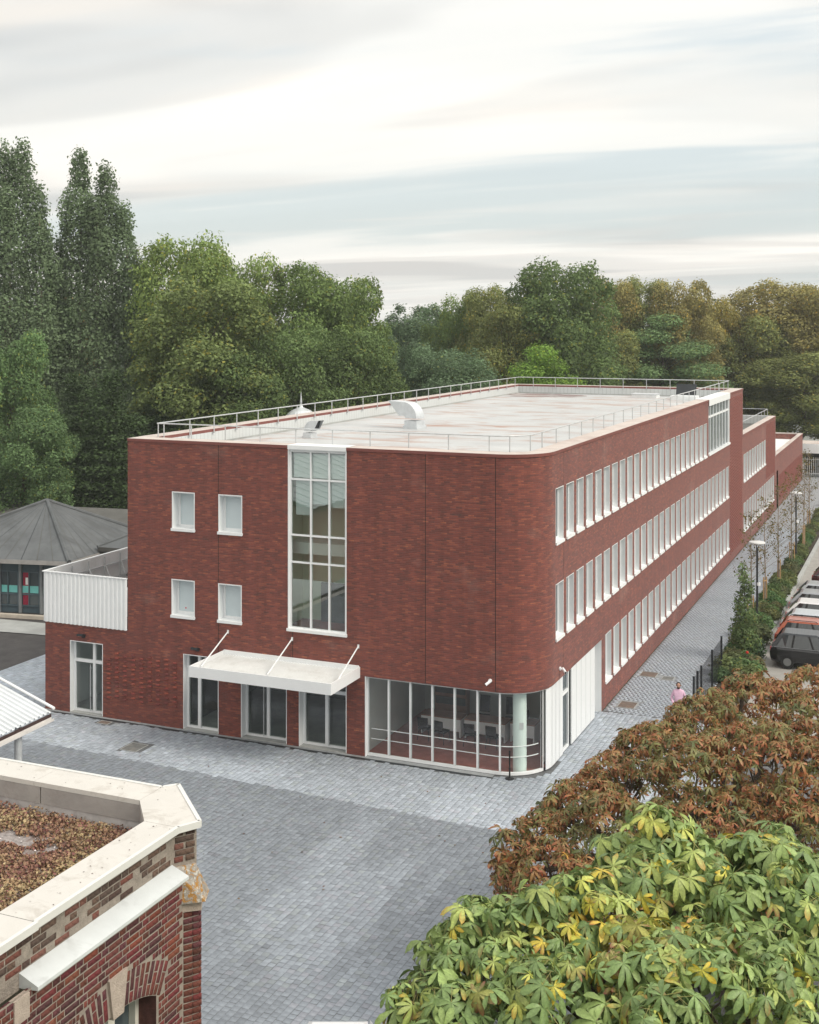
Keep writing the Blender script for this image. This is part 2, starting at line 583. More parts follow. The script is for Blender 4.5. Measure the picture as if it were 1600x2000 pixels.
kind(kb.build('parking_kerb', M['concrete']), 'structure')
tb = MB()
tb.face([(-60, 6.2, 0.02), (-27.2, 10.2, 0.02), (-26.4, 12.3, 0.02), (-60, 10.0, 0.02)])
kind(tb.build('concrete_terrace', M['concrete']), 'structure')
cb = MB(); cb.cbox((-36, 12.0, 0.10), (7, 0.14, 0.10), R(10), 0)
kind(cb.build('terrace_step', plain('step_stone', (0.50, 0.45, 0.38), 0.8, 0.1, 3)), 'structure')

# setts: every stone a chamfered block with its own tint
def vnoise(x, y, seed):
    r = np.random.default_rng(seed); T = r.random((64, 64))
    xi, yi = np.floor(x).astype(int), np.floor(y).astype(int)
    fx, fy = x - xi, y - yi
    fx, fy = fx * fx * (3 - 2 * fx), fy * fy * (3 - 2 * fy)
    t = lambda a, b: T[a % 64, b % 64]
    return (t(xi, yi) * (1 - fx) + t(xi + 1, yi) * fx) * (1 - fy) + (t(xi, yi + 1) * (1 - fx) + t(xi + 1, yi + 1) * fx) * fy


S_ = 0.2
px_, py_ = [], []
xs = np.arange(-27.4, 6.0, S_)
for i, x in enumerate(xs):
    off = rng.random() * S_
    ys = np.arange(-24 + off, 8.9, S_)
    px_.append(np.full(len(ys), x)); py_.append(ys)
PX, PY = np.concatenate(px_), np.concatenate(py_)
ys2 = np.arange(9.0, 60.0, S_)
qx, qy = [], []
for y in ys2:
    xx = np.arange(0.12 + (round(y / S_) % 2) * S_ / 2 + rng.random() * .03, 3.75 - max(0, (y - 12) * 0.008), S_)
    qx.append(xx); qy.append(np.full(len(xx), y + 0.1))
QX, QY = np.concatenate(qx), np.concatenate(qy)
keep = ~((PX > -21.85) & (PX < 0.0) & (PY > -0.32)) | ((PX > -1.7) & (PY < 0.0) & (PX < 0))
corner = (PX > -1.75) & (PX < 0.08) & (PY > -0.3) & ((PX + 1.75) ** 2 + (PY - 1.75) ** 2 > 1.9 ** 2)
keep = (keep | corner) & ~((PX > -21.85) & (PX < -1.7) & (PY > -0.32))
keep &= ~((PY > 0.2) & (PX > -21.9) & (PX < 0.12) & ~corner)
HOLES = [(-15.85, -15.1, -2.95, -2.1), (-18.62, -18.08, -0.72, -0.36), (0.42, 1.16, 9.7, 10.6), (0.26, 1.03, 14.7, 15.5), (1.32, 1.86, 14.55, 15.05)]
for a, b, c, d in HOLES:
    keep &= ~((PX > a - 0.1) & (PX < b + 0.1) & (PY > c - 0.1) & (PY < d + 0.1))
PX, PY = PX[keep], PY[keep]
k2 = np.ones(len(QX), bool)
for a, b, c, d in HOLES:
    k2 &= ~((QX > a - 0.1) & (QX < b + 0.1) & (QY > c - 0.1) & (QY < d + 0.1))
AX, AY = np.concatenate([PX, QX[k2]]), np.concatenate([PY, QY[k2]])
N = len(AX)
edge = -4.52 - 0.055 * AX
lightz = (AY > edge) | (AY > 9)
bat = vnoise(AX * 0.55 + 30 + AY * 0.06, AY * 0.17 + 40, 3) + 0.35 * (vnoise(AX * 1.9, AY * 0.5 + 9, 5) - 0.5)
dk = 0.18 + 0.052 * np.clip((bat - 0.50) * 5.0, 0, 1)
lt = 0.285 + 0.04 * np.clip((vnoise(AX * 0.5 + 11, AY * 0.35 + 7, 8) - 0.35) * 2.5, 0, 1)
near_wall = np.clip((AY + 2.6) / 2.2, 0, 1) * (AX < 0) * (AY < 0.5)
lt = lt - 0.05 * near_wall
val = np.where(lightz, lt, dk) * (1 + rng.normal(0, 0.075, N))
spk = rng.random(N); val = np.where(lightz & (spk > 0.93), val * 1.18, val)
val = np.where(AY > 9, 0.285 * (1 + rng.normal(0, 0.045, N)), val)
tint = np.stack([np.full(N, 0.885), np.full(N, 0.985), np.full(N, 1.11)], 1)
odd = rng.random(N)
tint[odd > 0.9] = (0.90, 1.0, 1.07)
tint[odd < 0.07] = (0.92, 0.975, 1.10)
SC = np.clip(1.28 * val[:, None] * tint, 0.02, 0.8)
h, b_ = 0.0955, 0.012
sv = np.array([(-h, -h, -0.022), (h, -h, -0.022), (h, h, -0.022), (-h, h, -0.022)] + [(-h, -h, -0.008), (h, -h, -0.008), (h, h, -0.008), (-h, h, -0.008)]
              + [(-h + b_, -h + b_, 0.0), (h - b_, -h + b_, 0), (h - b_, h - b_, 0), (-h + b_, h - b_, 0)])
sf = np.array([(8, 9, 10, 11)] + [(4 + k, 4 + (k + 1) % 4, 8 + (k + 1) % 4, 8 + k) for k in range(4)])
sf2 = np.array([(4, 5, 6, 7)] + [(k, (k + 1) % 4, 4 + (k + 1) % 4, 4 + k) for k in range(4)])
camv = np.array([12.96, -42.26])
inview = (AX < 1.2) & (AX > -3.4) & (AY > -17.6) & (AY < -13.0)
dist = np.hypot(AX - camv[0], AY - camv[1]) + np.where(inview, 0, 1000)
order = np.argsort(dist)
near = order[:290]
rest = np.ones(N, bool); rest[near] = False
far = rest & (AY > 9)
mid = rest & ~far
def setts(sel, tv, tf, name, parent):
    n = sel.sum()
    s = 1 + rng.normal(0, 0.012, (n, 1, 1))
    Ms = np.repeat(np.eye(3)[None], n, 0) * s
    ang = rng.normal(0, 0.012, n)
    Ms[:, 0, 1] -= ang; Ms[:, 1, 0] += ang
    tl = 0.012 if name == 'setts' and parent is plaza else 0.003
    Ms[:, 2, 0] += rng.normal(0, tl, n); Ms[:, 2, 1] += rng.normal(0, tl, n)
    pos = np.stack([AX[sel], AY[sel], rng.normal(0, 0.0015, n)], 1)
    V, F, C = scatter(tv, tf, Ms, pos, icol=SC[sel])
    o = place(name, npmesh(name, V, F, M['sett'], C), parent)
    return kind(o, 'stuff')


setts(mid, sv, sf, 'setts', plaza)
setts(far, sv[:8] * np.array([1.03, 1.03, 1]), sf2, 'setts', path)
svar = []
for k in range(24):
    q = near[(k * 12) % len(near)]
    V = sv * (1 + rng.normal(0, 0.01)); V = V.copy(); V[:, 2] += V[:, 0] * rng.normal(0, 0.012) + V[:, 1] * rng.normal(0, 0.012)
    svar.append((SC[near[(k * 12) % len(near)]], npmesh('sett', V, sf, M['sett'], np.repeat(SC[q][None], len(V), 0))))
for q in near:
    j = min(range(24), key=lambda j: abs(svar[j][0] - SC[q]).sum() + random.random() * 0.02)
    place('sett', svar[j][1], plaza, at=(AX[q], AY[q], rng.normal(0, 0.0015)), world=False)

# cast-iron covers let into the setts
M['iron'] = plain('rusty_cover', (0.155, 0.12, 0.10), 0.7, 0.25, 5, bump=0.4, bscale=30, dirt=(0.20, 0.135, 0.10), dscale=2)
M['iron_grey'] = plain('grey_cover', (0.15, 0.155, 0.15), 0.6, 0.25, 4, bump=0.4, bscale=30, dirt=(0.21, 0.20, 0.18), dscale=2)
lab = ['large grey manhole cover in the plaza nearest the metal shelter', 'small rusty manhole cover beside the wall below the glazed side door',
       'rusty rectangular manhole cover on the path nearest the white panels', 'rusty rectangular manhole cover on the path farther along the brick wall',
       'small grey manhole cover on the path beside a rusty one']
for (a, b, c, d), l, mm in zip(HOLES, lab, ['iron_grey', 'iron', 'iron', 'iron', 'iron_grey']):
    t = thing('manhole_cover', l, 'manhole cover', ((a + b) / 2, (c + d) / 2, 0))
    w, e = (b - a) / 2, (d - c) / 2
    mb = MB(); mb.box(-w + 0.03, w - 0.03, -e + 0.03, e - 0.03, -0.03, -0.004)
    mb.build('lid', M[mm], t, at=(0, 0, 0))
    mb = MB()
    for q in ((-w, w, -e, -e + 0.026), (-w, w, e - 0.026, e), (-w, -w + 0.026, -e + 0.026, e - 0.026), (w - 0.026, w, -e + 0.026, e - 0.026)):
        mb.box(*q, -0.03, 0.002)
    mb.build('frame', M['concrete'], t, at=(0, 0, 0))
mb = MB(); mb.box(-21.3, -1.4, -0.30, -0.16, -0.03, -0.006)
dr = tag(mb.build('drain_channel', M['dark']), 'narrow dark slot drain running along the foot of the brick front', 'drain')
mb = MB(); mb.box(-21.75, -1.75, -0.155, 0.42, -0.03, 0.004)
kind(mb.build('wall_foot_paving', M['far_sett']), 'structure')
# a patch of cement-stained setts and fallen leaves
nl = 170
lx = rng.uniform(-16, 3.5, nl); ly = rng.uniform(-12, 20, nl)
ok = ~((lx < 0.1) & (ly > -0.3)) & ((ly < 9) | (lx > 0.2))
lx, ly = lx[ok], ly[ok]; nl = len(lx)
lt_ = np.array([(-.5, 0, 0), (0, -.28, .08), (.5, 0, .02), (0, .28, .1)]); lf = np.array([(0, 1, 2, 3)])
Ms = rotmats(np.stack([rng.normal(0, .15, nl), rng.normal(0, .15, nl), np.ones(nl)], 1), rng.uniform(0, 6.28, nl)) * rng.uniform(.05, .12, (nl, 1, 1))
cc = np.array([(.16, .06, .03), (.12, .075, .03), (.07, .05, .035), (.2, .12, .04)])[rng.integers(0, 4, nl)]
V, F, C = scatter(lt_, lf, Ms, np.stack([lx, ly, np.full(nl, .012)], 1), icol=cc)
o = place('fallen_leaves', npmesh('fallen_leaves', V, F, M['chestnut'], C))
o['label'] = 'dry fallen leaves scattered over the plaza setts'; o['category'] = 'leaves'; kind(o, 'stuff')


# ------------------------------------------------------------------ the new red brick school
RC = 1.75                                    # radius of the rounded corner
ARC = math.pi * RC / 2
H1, H2, H3 = 11.6, 8.25, 4.8
school = thing('school_building', 'long red brick school with a rounded corner and rows of white framed windows', 'building', (0, 0, 0))


def U(y):
    return -RC + ARC + (y - RC)


def W(u, z, off=0.0):
    """point on the street wall: u runs along the front, round the corner and down the side"""
    if u <= -RC:
        return (u, -off, z)
    if u <= -RC + ARC:
        a = (u + RC) / RC
        r = RC + off
        return (-RC + r * math.sin(a), RC - r * math.cos(a), z)
    return (off, u + RC - ARC + RC, z)


SMALL = [(-15.45, -14.37, 8.02, 9.53, 0.50), (-13.27, -12.18, 8.02, 9.53, 0.42), (-15.47, -14.37, 4.52, 6.0, 0.42), (-13.28, -12.20, 4.52, 6.0, 0.42)]
DOORS = [(-20.51, -18.84, 0.0, 3.02), (-14.91, -13.26, 0.0, 3.03), (-12.23, -10.19, 0.0, 3.03), (-9.66, -7.62, 0.0, 3.03)]
PITCH, WW = 1.437, 1.05
ROWS = [(1.98, 23, 8.17, 10.2), (1.98, 29, 4.60, 6.65), (9.42, 24, 1.05, 3.08), (50.42, 9, 4.75, 6.75), (50.42, 13, 1.12, 3.18)]
holes = [h[:4] for h in SMALL] + list(DOORS) + [(-10.14, -7.62, 4.5, H1 + 1), (-6.85, U(8.78), 0.0, 3.02), (U(35.3), U(43.7), 8.2, H1 + 1), (U(70.6), U(71.75), 0.0, 3.3)]
for y0, n, z0, z1 in ROWS:
    for k in range(n):
        holes.append((U(y0 + k * PITCH), U(y0 + k * PITCH + WW), z0, z1))
ub = {-21.8, -17.6, U(50), U(69.83), U(93.6)}
zb = {0.0, 3.72, 4.7, 8.15, 11.5}
for a, b, c, d in holes:
    ub |= {a, b}; zb |= {c, min(d, 11.5)}
ub |= set(np.linspace(-RC, -RC + ARC, 25))
ub, zb = sorted(ub), sorted(zb)


def ztop(u):
    return 3.72 if u < -17.6 else 11.5 if u < U(50) else 8.15 if u < U(69.83) else 4.7


def wallmesh(u0, u1, name):
    mb = MB()
    for a, b in zip(ub, ub[1:]):
        if b - a < 1e-6 or (a + b) / 2 < u0 or (a + b) / 2 > u1:
            continue
        um = (a + b) / 2
        for c, d in zip(zb, zb[1:]):
            zm = (c + d) / 2
            if d - c < 1e-6 or zm > ztop(um) or any(h[0] < um < h[1] and h[2] < zm < h[3] for h in holes):
                continue
            mb.face([W(a, c), W(b, c), W(b, d), W(a, d)], 0, [(a, c), (b, c), (b, d), (a, d)])
    return mb.build(name, M['brick'], school)


wallmesh(-30, -RC, 'front_wall')
wallmesh(-RC, -RC + ARC, 'corner_wall')
wallmesh(-RC + ARC, U(50), 'side_wall')
wallmesh(U(50), U(200), 'rear_wing_wall')

def q(pts, m=0):
    mb = MB()
    a, b = Vector(pts[0]), Vector(pts[1])
    L = (b - a).length; h = pts[2][2] - pts[1][2]; z = pts[0][2]
    mb.face(pts, m, [(0, z), (L, z), (L, z + h), (0, z + h)])
    mb.build('rear_wall', M['brick'], school)


q([(-17.6, 50, 0), (-17.6, 0, 0), (-17.6, 0, 11.5), (-17.6, 50, 11.5)])
q([(0, 50, 8.0), (-17.6, 50, 8.0), (-17.6, 50, 11.5), (0, 50, 11.5)])
q([(-21.8, 6.5, 0), (-21.8, 0, 0), (-21.8, 0, 3.72), (-21.8, 6.5, 3.72)])
q([(-17.6, 6.5, 0), (-21.8, 6.5, 0), (-21.8, 6.5, 3.72), (-17.6, 6.5, 3.72)])
q([(-15, 69.83, 0), (-15, 50, 0), (-15, 50, 8.15), (-15, 69.83, 8.15)])
q([(0, 69.83, 4.5), (-15, 69.83, 4.5), (-15, 69.83, 8.15), (0, 69.83, 8.15)])
q([(-0.1, 93.55, 0), (-14, 93.55, 0), (-14, 93.55, 4.7), (-0.1, 93.55, 4.7)])
q([(-14, 93.2, 3.9), (-0.4, 93.2, 3.9), (-0.4, 93.2, 4.7), (-14, 93.2, 4.7)])

# movement joints
for u, z0, z1 in ((-13.27, 9.56, 11.48), (-13.27, 6.03, 7.98), (-13.27, 3.05, 4.48), (-9.93, 3.4, 4.44), (-4.39, 3.03, 11.48), (-1.66, 3.03, 11.48), (U(3.04), 10.23, 11.48), (U(3.04), 6.7, 8.1), (U(3.04), 3.05, 4.5)):
    mb = MB()
    a, b = W(u - 0.011, z0, 0.003), W(u + 0.011, z0, 0.003)
    mb.face([a, b, (b[0], b[1], z1), (a[0], a[1], z1)])
    mb.build('movement_joint', M['black'], school)


# coping round the roof edge: red metal fascia, pale top
def coping(segs, z, name, depth=0.8, edge=True):
    mb = MB()
    for a, b in segs:
        n = 1
        us = [a, b]
        if a < -RC + ARC and b > -RC:
            us = sorted({a, b} | {x for x in np.linspace(-RC, -RC + ARC, 17) if a < x < b})
        for p, r in zip(us, us[1:]):
            ins = [min(depth, 1.2)] * 2
            o0, o1 = W(p, z, 0.035), W(r, z, 0.035)
            i0, i1 = W(p, z, -depth), W(r, z, -depth)
            mb.face([o0, o1, i1, i0], 1)
            mb.face([W(p, z - 0.115, 0.035), W(r, z - 0.115, 0.035), o1, o0], 0)
            mb.face([W(p, z - 0.115, 0.0), W(r, z - 0.115, 0.0), W(r, z - 0.115, 0.035), W(p, z - 0.115, 0.035)], 0)
            d0, d1 = W(p, z - 0.13, -depth), W(r, z - 0.13, -depth)
            mb.face([i0, i1, d1, d0], 0)
    return mb


mb = coping([(-17.6, -10.14), (-7.62, U(35.3)), (U(43.7), U(50.0))], H1, '')
mb.build('coping', [M['coping_edge'], M['coping_top']], school)
mb = MB()
for x0, x1, y0, y1 in ((-17.635, -16.8, 0.805, 50.0), (-16.8, -0.8, 49.2, 50.035)):
    mb.box(x0, x1, y0, y1, 11.47, 11.599, 0, skip='t')
    mb.face([(x0, y0, H1), (x1, y0, H1), (x1, y1, H1), (x0, y1, H1)], 1)
mb.build('coping', [M['coping_edge'], M['coping_top']], school)
mb = MB()
mb.face([W(-10.14, H1 + .01, .04), W(-7.62, H1 + .01, .04), W(-7.62, H1 + .01, -.8), W(-10.14, H1 + .01, -.8)])
mb.face([W(-10.14, 11.45, .04), W(-7.62, 11.45, .04), W(-7.62, H1 + .01, .04), W(-10.14, H1 + .01, .04)])
mb.build('window_cap', M['white'], school)
mb = MB()
a, b = U(35.3), U(43.7)
mb.face([W(a, H1 + .01, .05), W(b, H1 + .01, .05), W(b, H1 + .01, -.8), W(a, H1 + .01, -.8)])
mb.face([W(a, 11.2, .05), W(b, 11.2, .05), W(b, H1 + .01, .05), W(a, H1 + .01, .05)])
mb.face([W(a, 11.2, -.1), W(b, 11.2, -.1), W(b, 11.2, .05), W(a, 11.2, .05)])
mb.build('window_cap', M['white'], school)

# roof deck, inner faces of the parapet
mb = MB(); mb.face([(-16.8, 0.8, 10.95), (-0.8, 0.8, 10.95), (-0.8, 49.2, 10.95), (-16.8, 49.2, 10.95)])
mb.build('roof_deck', M['roofdeck'], school)
mb = MB(); mb.face([(-16.8, 49.2, 10.95), (-16.8, 0.8, 10.95), (-16.8, 0.8, 11.47), (-16.8, 49.2, 11.47)])
mb.build('parapet_lining', M['ribs_y'], school)
mb = MB(); mb.face([(-0.8, 49.2, 10.95), (-16.8, 49.2, 10.95), (-16.8, 49.2, 11.47), (-0.8, 49.2, 11.47)])
mb.build('parapet_lining', M['ribs_x'], school)
mb = MB()
mb.face([(-0.8, 0.8, 10.95), (-0.8, 49.2, 10.95), (-0.8, 49.2, 11.59), (-0.8, 0.8, 11.59)])
mb.face([(-16.8, 0.8, 10.95), (-0.8, 0.8, 10.95), (-0.8, 0.8, 11.59), (-16.8, 0.8, 11.59)])
mb.build('parapet_lining', M['white_panel'], school)
mb = MB(); mb.box(-16.8, -16.72, 0.8, 49.12, 10.95, 11.02); mb.box(-16.72, -0.8, 49.12, 49.2, 10.95, 11.02)
mb.build('parapet_base', M['concrete'], school)

# windows ------------------------------------------------------------
def window_meshes(w, h, d, pane, fw=0.055, jam=0.025, blind=False):
    a = MB()
    a.box(0, jam, -0.004, d, 0.02, h); a.box(w - jam, w, -0.004, d, 0.02, h)
    a.box(jam, w - jam, -0.004, d, h - jam, h); a.box(jam, w - jam, 0.0, d, -0.02, 0.03)
    f = MB(); y0, y1 = d - 0.07, d + 0.01
    x0, x1 = jam, w - jam
    f.box(x0, x0 + fw, y0, y1, 0.03, h - jam); f.box(x1 - fw, x1, y0, y1, 0.03, h - jam)
    f.box(x0 + fw, x1 - fw, y0, y1, 0.03, 0.03 + fw * 1.2); f.box(x0 + fw, x1 - fw, y0, y1, h - jam - fw, h - jam)
    p = MB(); p.face([(x0 + fw, d - 0.03, 0.09), (x1 - fw, d - 0.03, 0.09), (x1 - fw, d - 0.03, h - jam - fw), (x0 + fw, d - 0.03, h - jam - fw)])
    s = MB(); s.box(-0.025, w + 0.025, -0.055, 0.0, -0.055, 0.035); s.box(-0.025, w + 0.025, -0.055, -0.04, -0.075, -0.055)
    s.face([(0.0, 0.0, 0.0355), (w, 0.0, 0.0355), (w, d - 0.07, 0.05), (0, d - 0.07, 0.05)])
    return (a.mesh('window', M['white']), f.mesh('frame', M['white']), p.mesh('pane', pane), s.mesh('sill', M['white']))


def put_window(ms, at, rz):
    w = place('window', ms[0], school, at=at, rz=rz)
    for nm, me in (('frame', ms[1]), ('pane', ms[2]), ('sill', ms[3])):
        place(nm, me, w, at=(0, 0, 0), world=False)
    return w


for x0, x1, z0, z1, d in SMALL:
    put_window(window_meshes(x1 - x0, z1 - z0, d, M['blind'], 0.085, 0.04), (x0, 0, z0), 0)
cache = {}
for y0, n, z0, z1 in ROWS:
    key = round(z1 - z0, 2)
    if key not in cache:
        cache[key] = window_meshes(WW, z1 - z0, 0.27, M['glass_dark'], 0.07)
    for k in range(n):
        put_window(cache[key], (0, y0 + k * PITCH, z0), R(90))

# small red round stickers on two of the front blinds
for x, z in ((-12.42, 8.27), (-14.62 - 0.42, 4.78)):
    mb = MB()
    mb.face([(x + 0.035 * math.cos(t), 0.385, z + 0.035 * math.sin(t)) for t in np.linspace(0, 2 * math.pi, 10, endpoint=False)])
    mb.build('sticker', plain('red_sticker', (0.6, 0.05, 0.08), 0.5), school)


def glazing(name, x0, x1, z0, z1, d, vs_, hs, pane, fw=0.06, outer=0.07, jamb=True):
    """white framed glazed opening in the front wall: part with frame, panes"""
    a = MB()
    if jamb:
        a.box(x0, x0 + 0.03, -0.006, d, z0, z1); a.box(x1 - 0.03, x1, -0.006, d, z0, z1)
        a.box(x0 + 0.03, x1 - 0.03, -0.006, d, z1 - 0.03, z1)
    w = a.build(name, M['white'], school)
    xa, xb = x0 + 0.03, x1 - 0.03
    f = MB()
    f.box(xa, xa + outer, d - 0.08, d + 0.02, z0, z1 - .03); f.box(xb - outer, xb, d - 0.08, d + 0.02, z0, z1 - .03)
    f.box(xa + outer, xb - outer, d - 0.08, d + 0.02, z0, z0 + outer); f.box(xa + outer, xb - outer, d - 0.08, d + 0.02, z1 - .03 - outer, z1 - .03)
    for x in vs_:
        f.box(x - fw / 2, x + fw / 2, d - 0.085, d + 0.02, z0 + outer, z1 - .03 - outer)
    for z in hs:
        f.box(xa + outer, xb - outer, d - 0.082, d + 0.018, z - fw / 2, z + fw / 2)
    f.build('frame', M['white'], w)
    X = [xa + outer] + list(vs_) + [xb - outer]
    Z = [z0 + outer] + list(hs) + [z1 - .03 - outer]
    for p, r in zip(X, X[1:]):
        for s, t in zip(Z, Z[1:]):
            g_ = MB(); g_.face([(p, d - 0.02, s), (r, d - 0.02, s), (r, d - 0.02, t), (p, d - 0.02, t)])
            g_.build('pane', pane, w)
    return w


# tall stair window
big = glazing('stair_window', -10.14, -7.62, 4.5, 11.45, 0.16, (-9.19, -8.40), (7.08, 8.13, 10.29), M['glass_stair'], 0.065, 0.075)
sl = MB(); sl.box(-10.17, -7.59, -0.07, 0.1, 4.42, 4.53); sl.build('sill', M['white'], big)

# glazed doors
for i, (x0, x1, z0, z1) in enumerate(DOORS):
    d = 0.32 if i < 2 else 0.40
    xm = (x0 + x1) / 2 + (0.22 if i == 0 else (-0.22 if i == 1 else 0.02))
    w = glazing('door', x0, x1, 0.03, z1, d, (xm,), (2.16,), M['glass'], 0.13, 0.085)
    hb = MB(); hx = xm - 0.14 if i == 0 else xm + (0.13 if i in (1, 3) else -0.16)
    hb.tube((hx, d - 0.15, 0.1), (hx, d - 0.15, 2.05), 0.018, n=8)
    for hz in (0.25, 1.9):
        hb.tube((hx, d - 0.15, hz), (hx, d - 0.06, hz), 0.012, n=6)
    hb.build('handle', M['steel'], w)
    th = MB(); th.box(x0, x1, -0.02, d + 0.05, -0.01, 0.03); th.build('threshold', M['concrete'], w)
sg = MB(); sg.face([(-19.06, 0.29, 1.62), (-18.92, 0.29, 1.62), (-18.92, 0.29, 1.98), (-19.06, 0.29, 1.98)])
sg.build('notice', plain('notice_white', (0.8, 0.82, 0.85), 0.6), school)
sg = MB(); sg.face([(-19.03, 0.288, 1.74), (-18.96, 0.288, 1.74), (-18.96, 0.288, 1.9), (-19.03, 0.288, 1.9)])
sg.build('notice_mark', plain('notice_blue', (0.12, 0.28, 0.62), 0.6), school)

# corner office glazing: runs along the front and round the bend
gz = MB(); GO = -0.16
gz.box(-6.85, -6.82, -0.006, 0.30, 0.0, 3.02)
corner_win = gz.build('corner_glazing', M['white'], school)
uE = -RC + ARC * 0.765


def curve_strip(u0, u1, z0, z1, off0, off1, mb, n=20):
    us = [u0] + [x for x in np.linspace(-RC, -RC + ARC, n) if u0 < x < u1] + [u1]
    for a, b in zip(us, us[1:]):
        P = [W(a, z0, off0), W(b, z0, off0), W(b, z1, off0), W(a, z1, off0)]
        Q = [W(a, z0, off1), W(b, z0, off1), W(b, z1, off1), W(a, z1, off1)]
        mb.face(P); mb.face([Q[1], Q[0], Q[3], Q[2]])
        mb.face([P[3], P[2], Q[2], Q[3]]); mb.face([Q[0], Q[1], P[1], P[0]])


f = MB()
curve_strip(-6.82, uE, 0.02, 0.12, GO + .05, GO - .05, f)
f.build('frame', M['white'], corner_win)
f = MB()
curve_strip(-6.82, uE, 2.95, 3.02, GO + .05, GO - .05, f)
f.build('frame', M['white'], corner_win)
mul = [-5.93, -5.05, -4.17, -3.29, -2.40, -1.53]
for x in mul:
    f = MB(); curve_strip(x - .032, x + .032, 0.12, 2.95, GO + .055, GO - .06, f); f.build('mullion', M['white'], corner_win)
f = MB(); curve_strip(-6.82, -6.76, 0.12, 2.95, GO + .04, GO - .05, f); f.build('mullion', M['white'], corner_win)
f = MB(); curve_strip(uE - .05, uE, 0.12, 2.95, GO + .05, GO - .05, f); f.build('mullion', M['white'], corner_win)
ed = [-6.76] + mul + [uE - 0.05]
for a, b in zip(ed, ed[1:]):
    f = MB()
    us = [a] + [x for x in np.linspace(-RC, -RC + ARC, 20) if a < x < b] + [b]
    for p, r in zip(us, us[1:]):
        f.face([W(p, .12, GO), W(r, .12, GO), W(r, 2.95, GO), W(p, 2.95, GO)])
    f.build('pane', M['glass_clear'], corner_win, smooth=True)
f = MB()
curve_strip(-6.8, uE + .3, 2.999, 3.0, 0.0, -0.5, f)
f.build('soffit', M['white'], corner_win)
# handrails on the inside of the glass
for z in (1.0, 0.62):
    f = MB()
    f.path([W(u, z, GO - .12) for u in list(np.linspace(-6.7, -RC, 8)) + list(np.linspace(-RC + .01, uE - .1, 12))], 0.018)
    f.build('handrail', M['white'], corner_win)

# perforated white panels and the side door beyond the glazing
def side_box(y0, y1, z0, z1, x0, x1, name, m, parent):
    mb = MB(); mb.box(x0, x1, y0, y1, z0, z1); return mb.build(name, m, parent)


yp = RC + 0.0
us = np.linspace(uE + 0.02, U(3.02), 5)
for a, b in zip(us, us[1:]):
    mb = MB(); curve_strip(a + .014, b - .014, 0.06, 3.0, -0.02, -0.06, mb); mb.build('perforated_panel', M['perf'], school)
sd = side_box(3.04, 3.09, 0.02, 3.0, -0.24, -0.1, 'side_door', M['white'], school)
for args in ((4.03, 4.12, 0.02, 3.0, -0.24, -0.1), (3.09, 4.03, 2.93, 3.0, -0.24, -0.1), (3.09, 4.03, 2.15, 2.27, -0.24, -0.1), (3.09, 4.03, 0.02, 0.12, -0.24, -0.1)):
    side_box(*args, 'frame', M['white'], sd)
for z0, z1 in ((0.12, 2.15), (2.27, 2.93)):
    mb = MB(); mb.face([(-0.17, 3.09, z0), (-0.17, 4.03, z0), (-0.17, 4.03, z1), (-0.17, 3.09, z1)]); mb.build('pane', M['glass_dark'], sd)
ys = np.linspace(4.2, 7.76, 6)
for a, b in zip(ys, ys[1:]):
    side_box(a + .014, b - .014, 0.06, 3.0, -0.06, -0.02, 'perforated_panel', M['perf'], school)
mb = MB()
mb.face([(-0.45, 7.76, 0), (-0.45, 8.77, 0), (-0.45, 8.77, 3.02), (-0.45, 7.76, 3.02)])
mb.face([(-0.45, 8.765, 0), (0.004, 8.765, 0), (0.004, 8.765, 3.02), (-0.45, 8.765, 3.02)])
mb.face([(-0.45, 2.0, 3.018), (0, 2.0, 3.018), (0, 8.77, 3.018), (-0.45, 8.77, 3.018)])
mb.build('reveal', M['white'], school)

# tall window high on the side wall
sw = MB(); a, b = 35.3, 43.7
sw.box(-0.22, 0.004, a, a + 0.03, 8.2, 11.2); sw.box(-0.22, 0.004, b - 0.03, b, 8.2, 11.2)
side_win = sw.build('hall_window', M['white'], school)
side_box(a - .03, b + .03, 8.12, 8.24, -0.2, 0.07, 'sill', M['white'], side_win)
vm = list(np.linspace(a + .06, b - .06, 8))
for y in vm:
    side_box(y - .04, y + .04, 8.24, 11.2, -0.2, -0.06, 'mullion', M['white'], side_win)
for p, r in zip(vm, vm[1:]):
    side_box(p + .041, r - .041, 10.42, 10.54, -0.19, -0.07, 'transom', M['white'], side_win)
    for z0, z1 in ((8.24, 10.42), (10.54, 11.2)):
        mb = MB(); mb.face([(-0.13, p + .04, z0), (-0.13, r - .04, z0), (-0.13, r - .04, z1), (-0.13, p + .04, z1)]); mb.build('pane', M['glass_dark'], side_win)

# projecting bricks -------------------------------------------------
pb = MB(); pb.box(-0.085, 0.085, -0.06, 0.0, -0.027, 0.027)
bm_ = [pb.mesh('projecting_brick', plain(f'projecting_brick_{k}', c, 0.75, 0.3, 9, bump=0.4)) for k, c in enumerate(((0.24, .06, .05), (0.17, .05, .045), (0.29, .08, .055)))]
for cidx, x in enumerate(np.linspace(-18.53, -15.30, 9)):
    for k in range(10):
        z = 0.86 + k * 0.195 + (0.0975 if cidx % 2 else 0.0)
        if cidx in (0, 1) and k > 10 or random.random() < 0.04:
            continue
        place('projecting_brick', random.choice(bm_), school, at=(x, 0, z))
tv = np.array([(x, y, z) for x in (0, .03) for y in (-.09, .09) for z in (-.027, .027)])
tf = np.array([(4, 6, 7, 5), (0, 1, 3, 2), (0, 4, 5, 1), (2, 3, 7, 6), (0, 2, 6, 4), (1, 5, 7, 3)])
pts = []
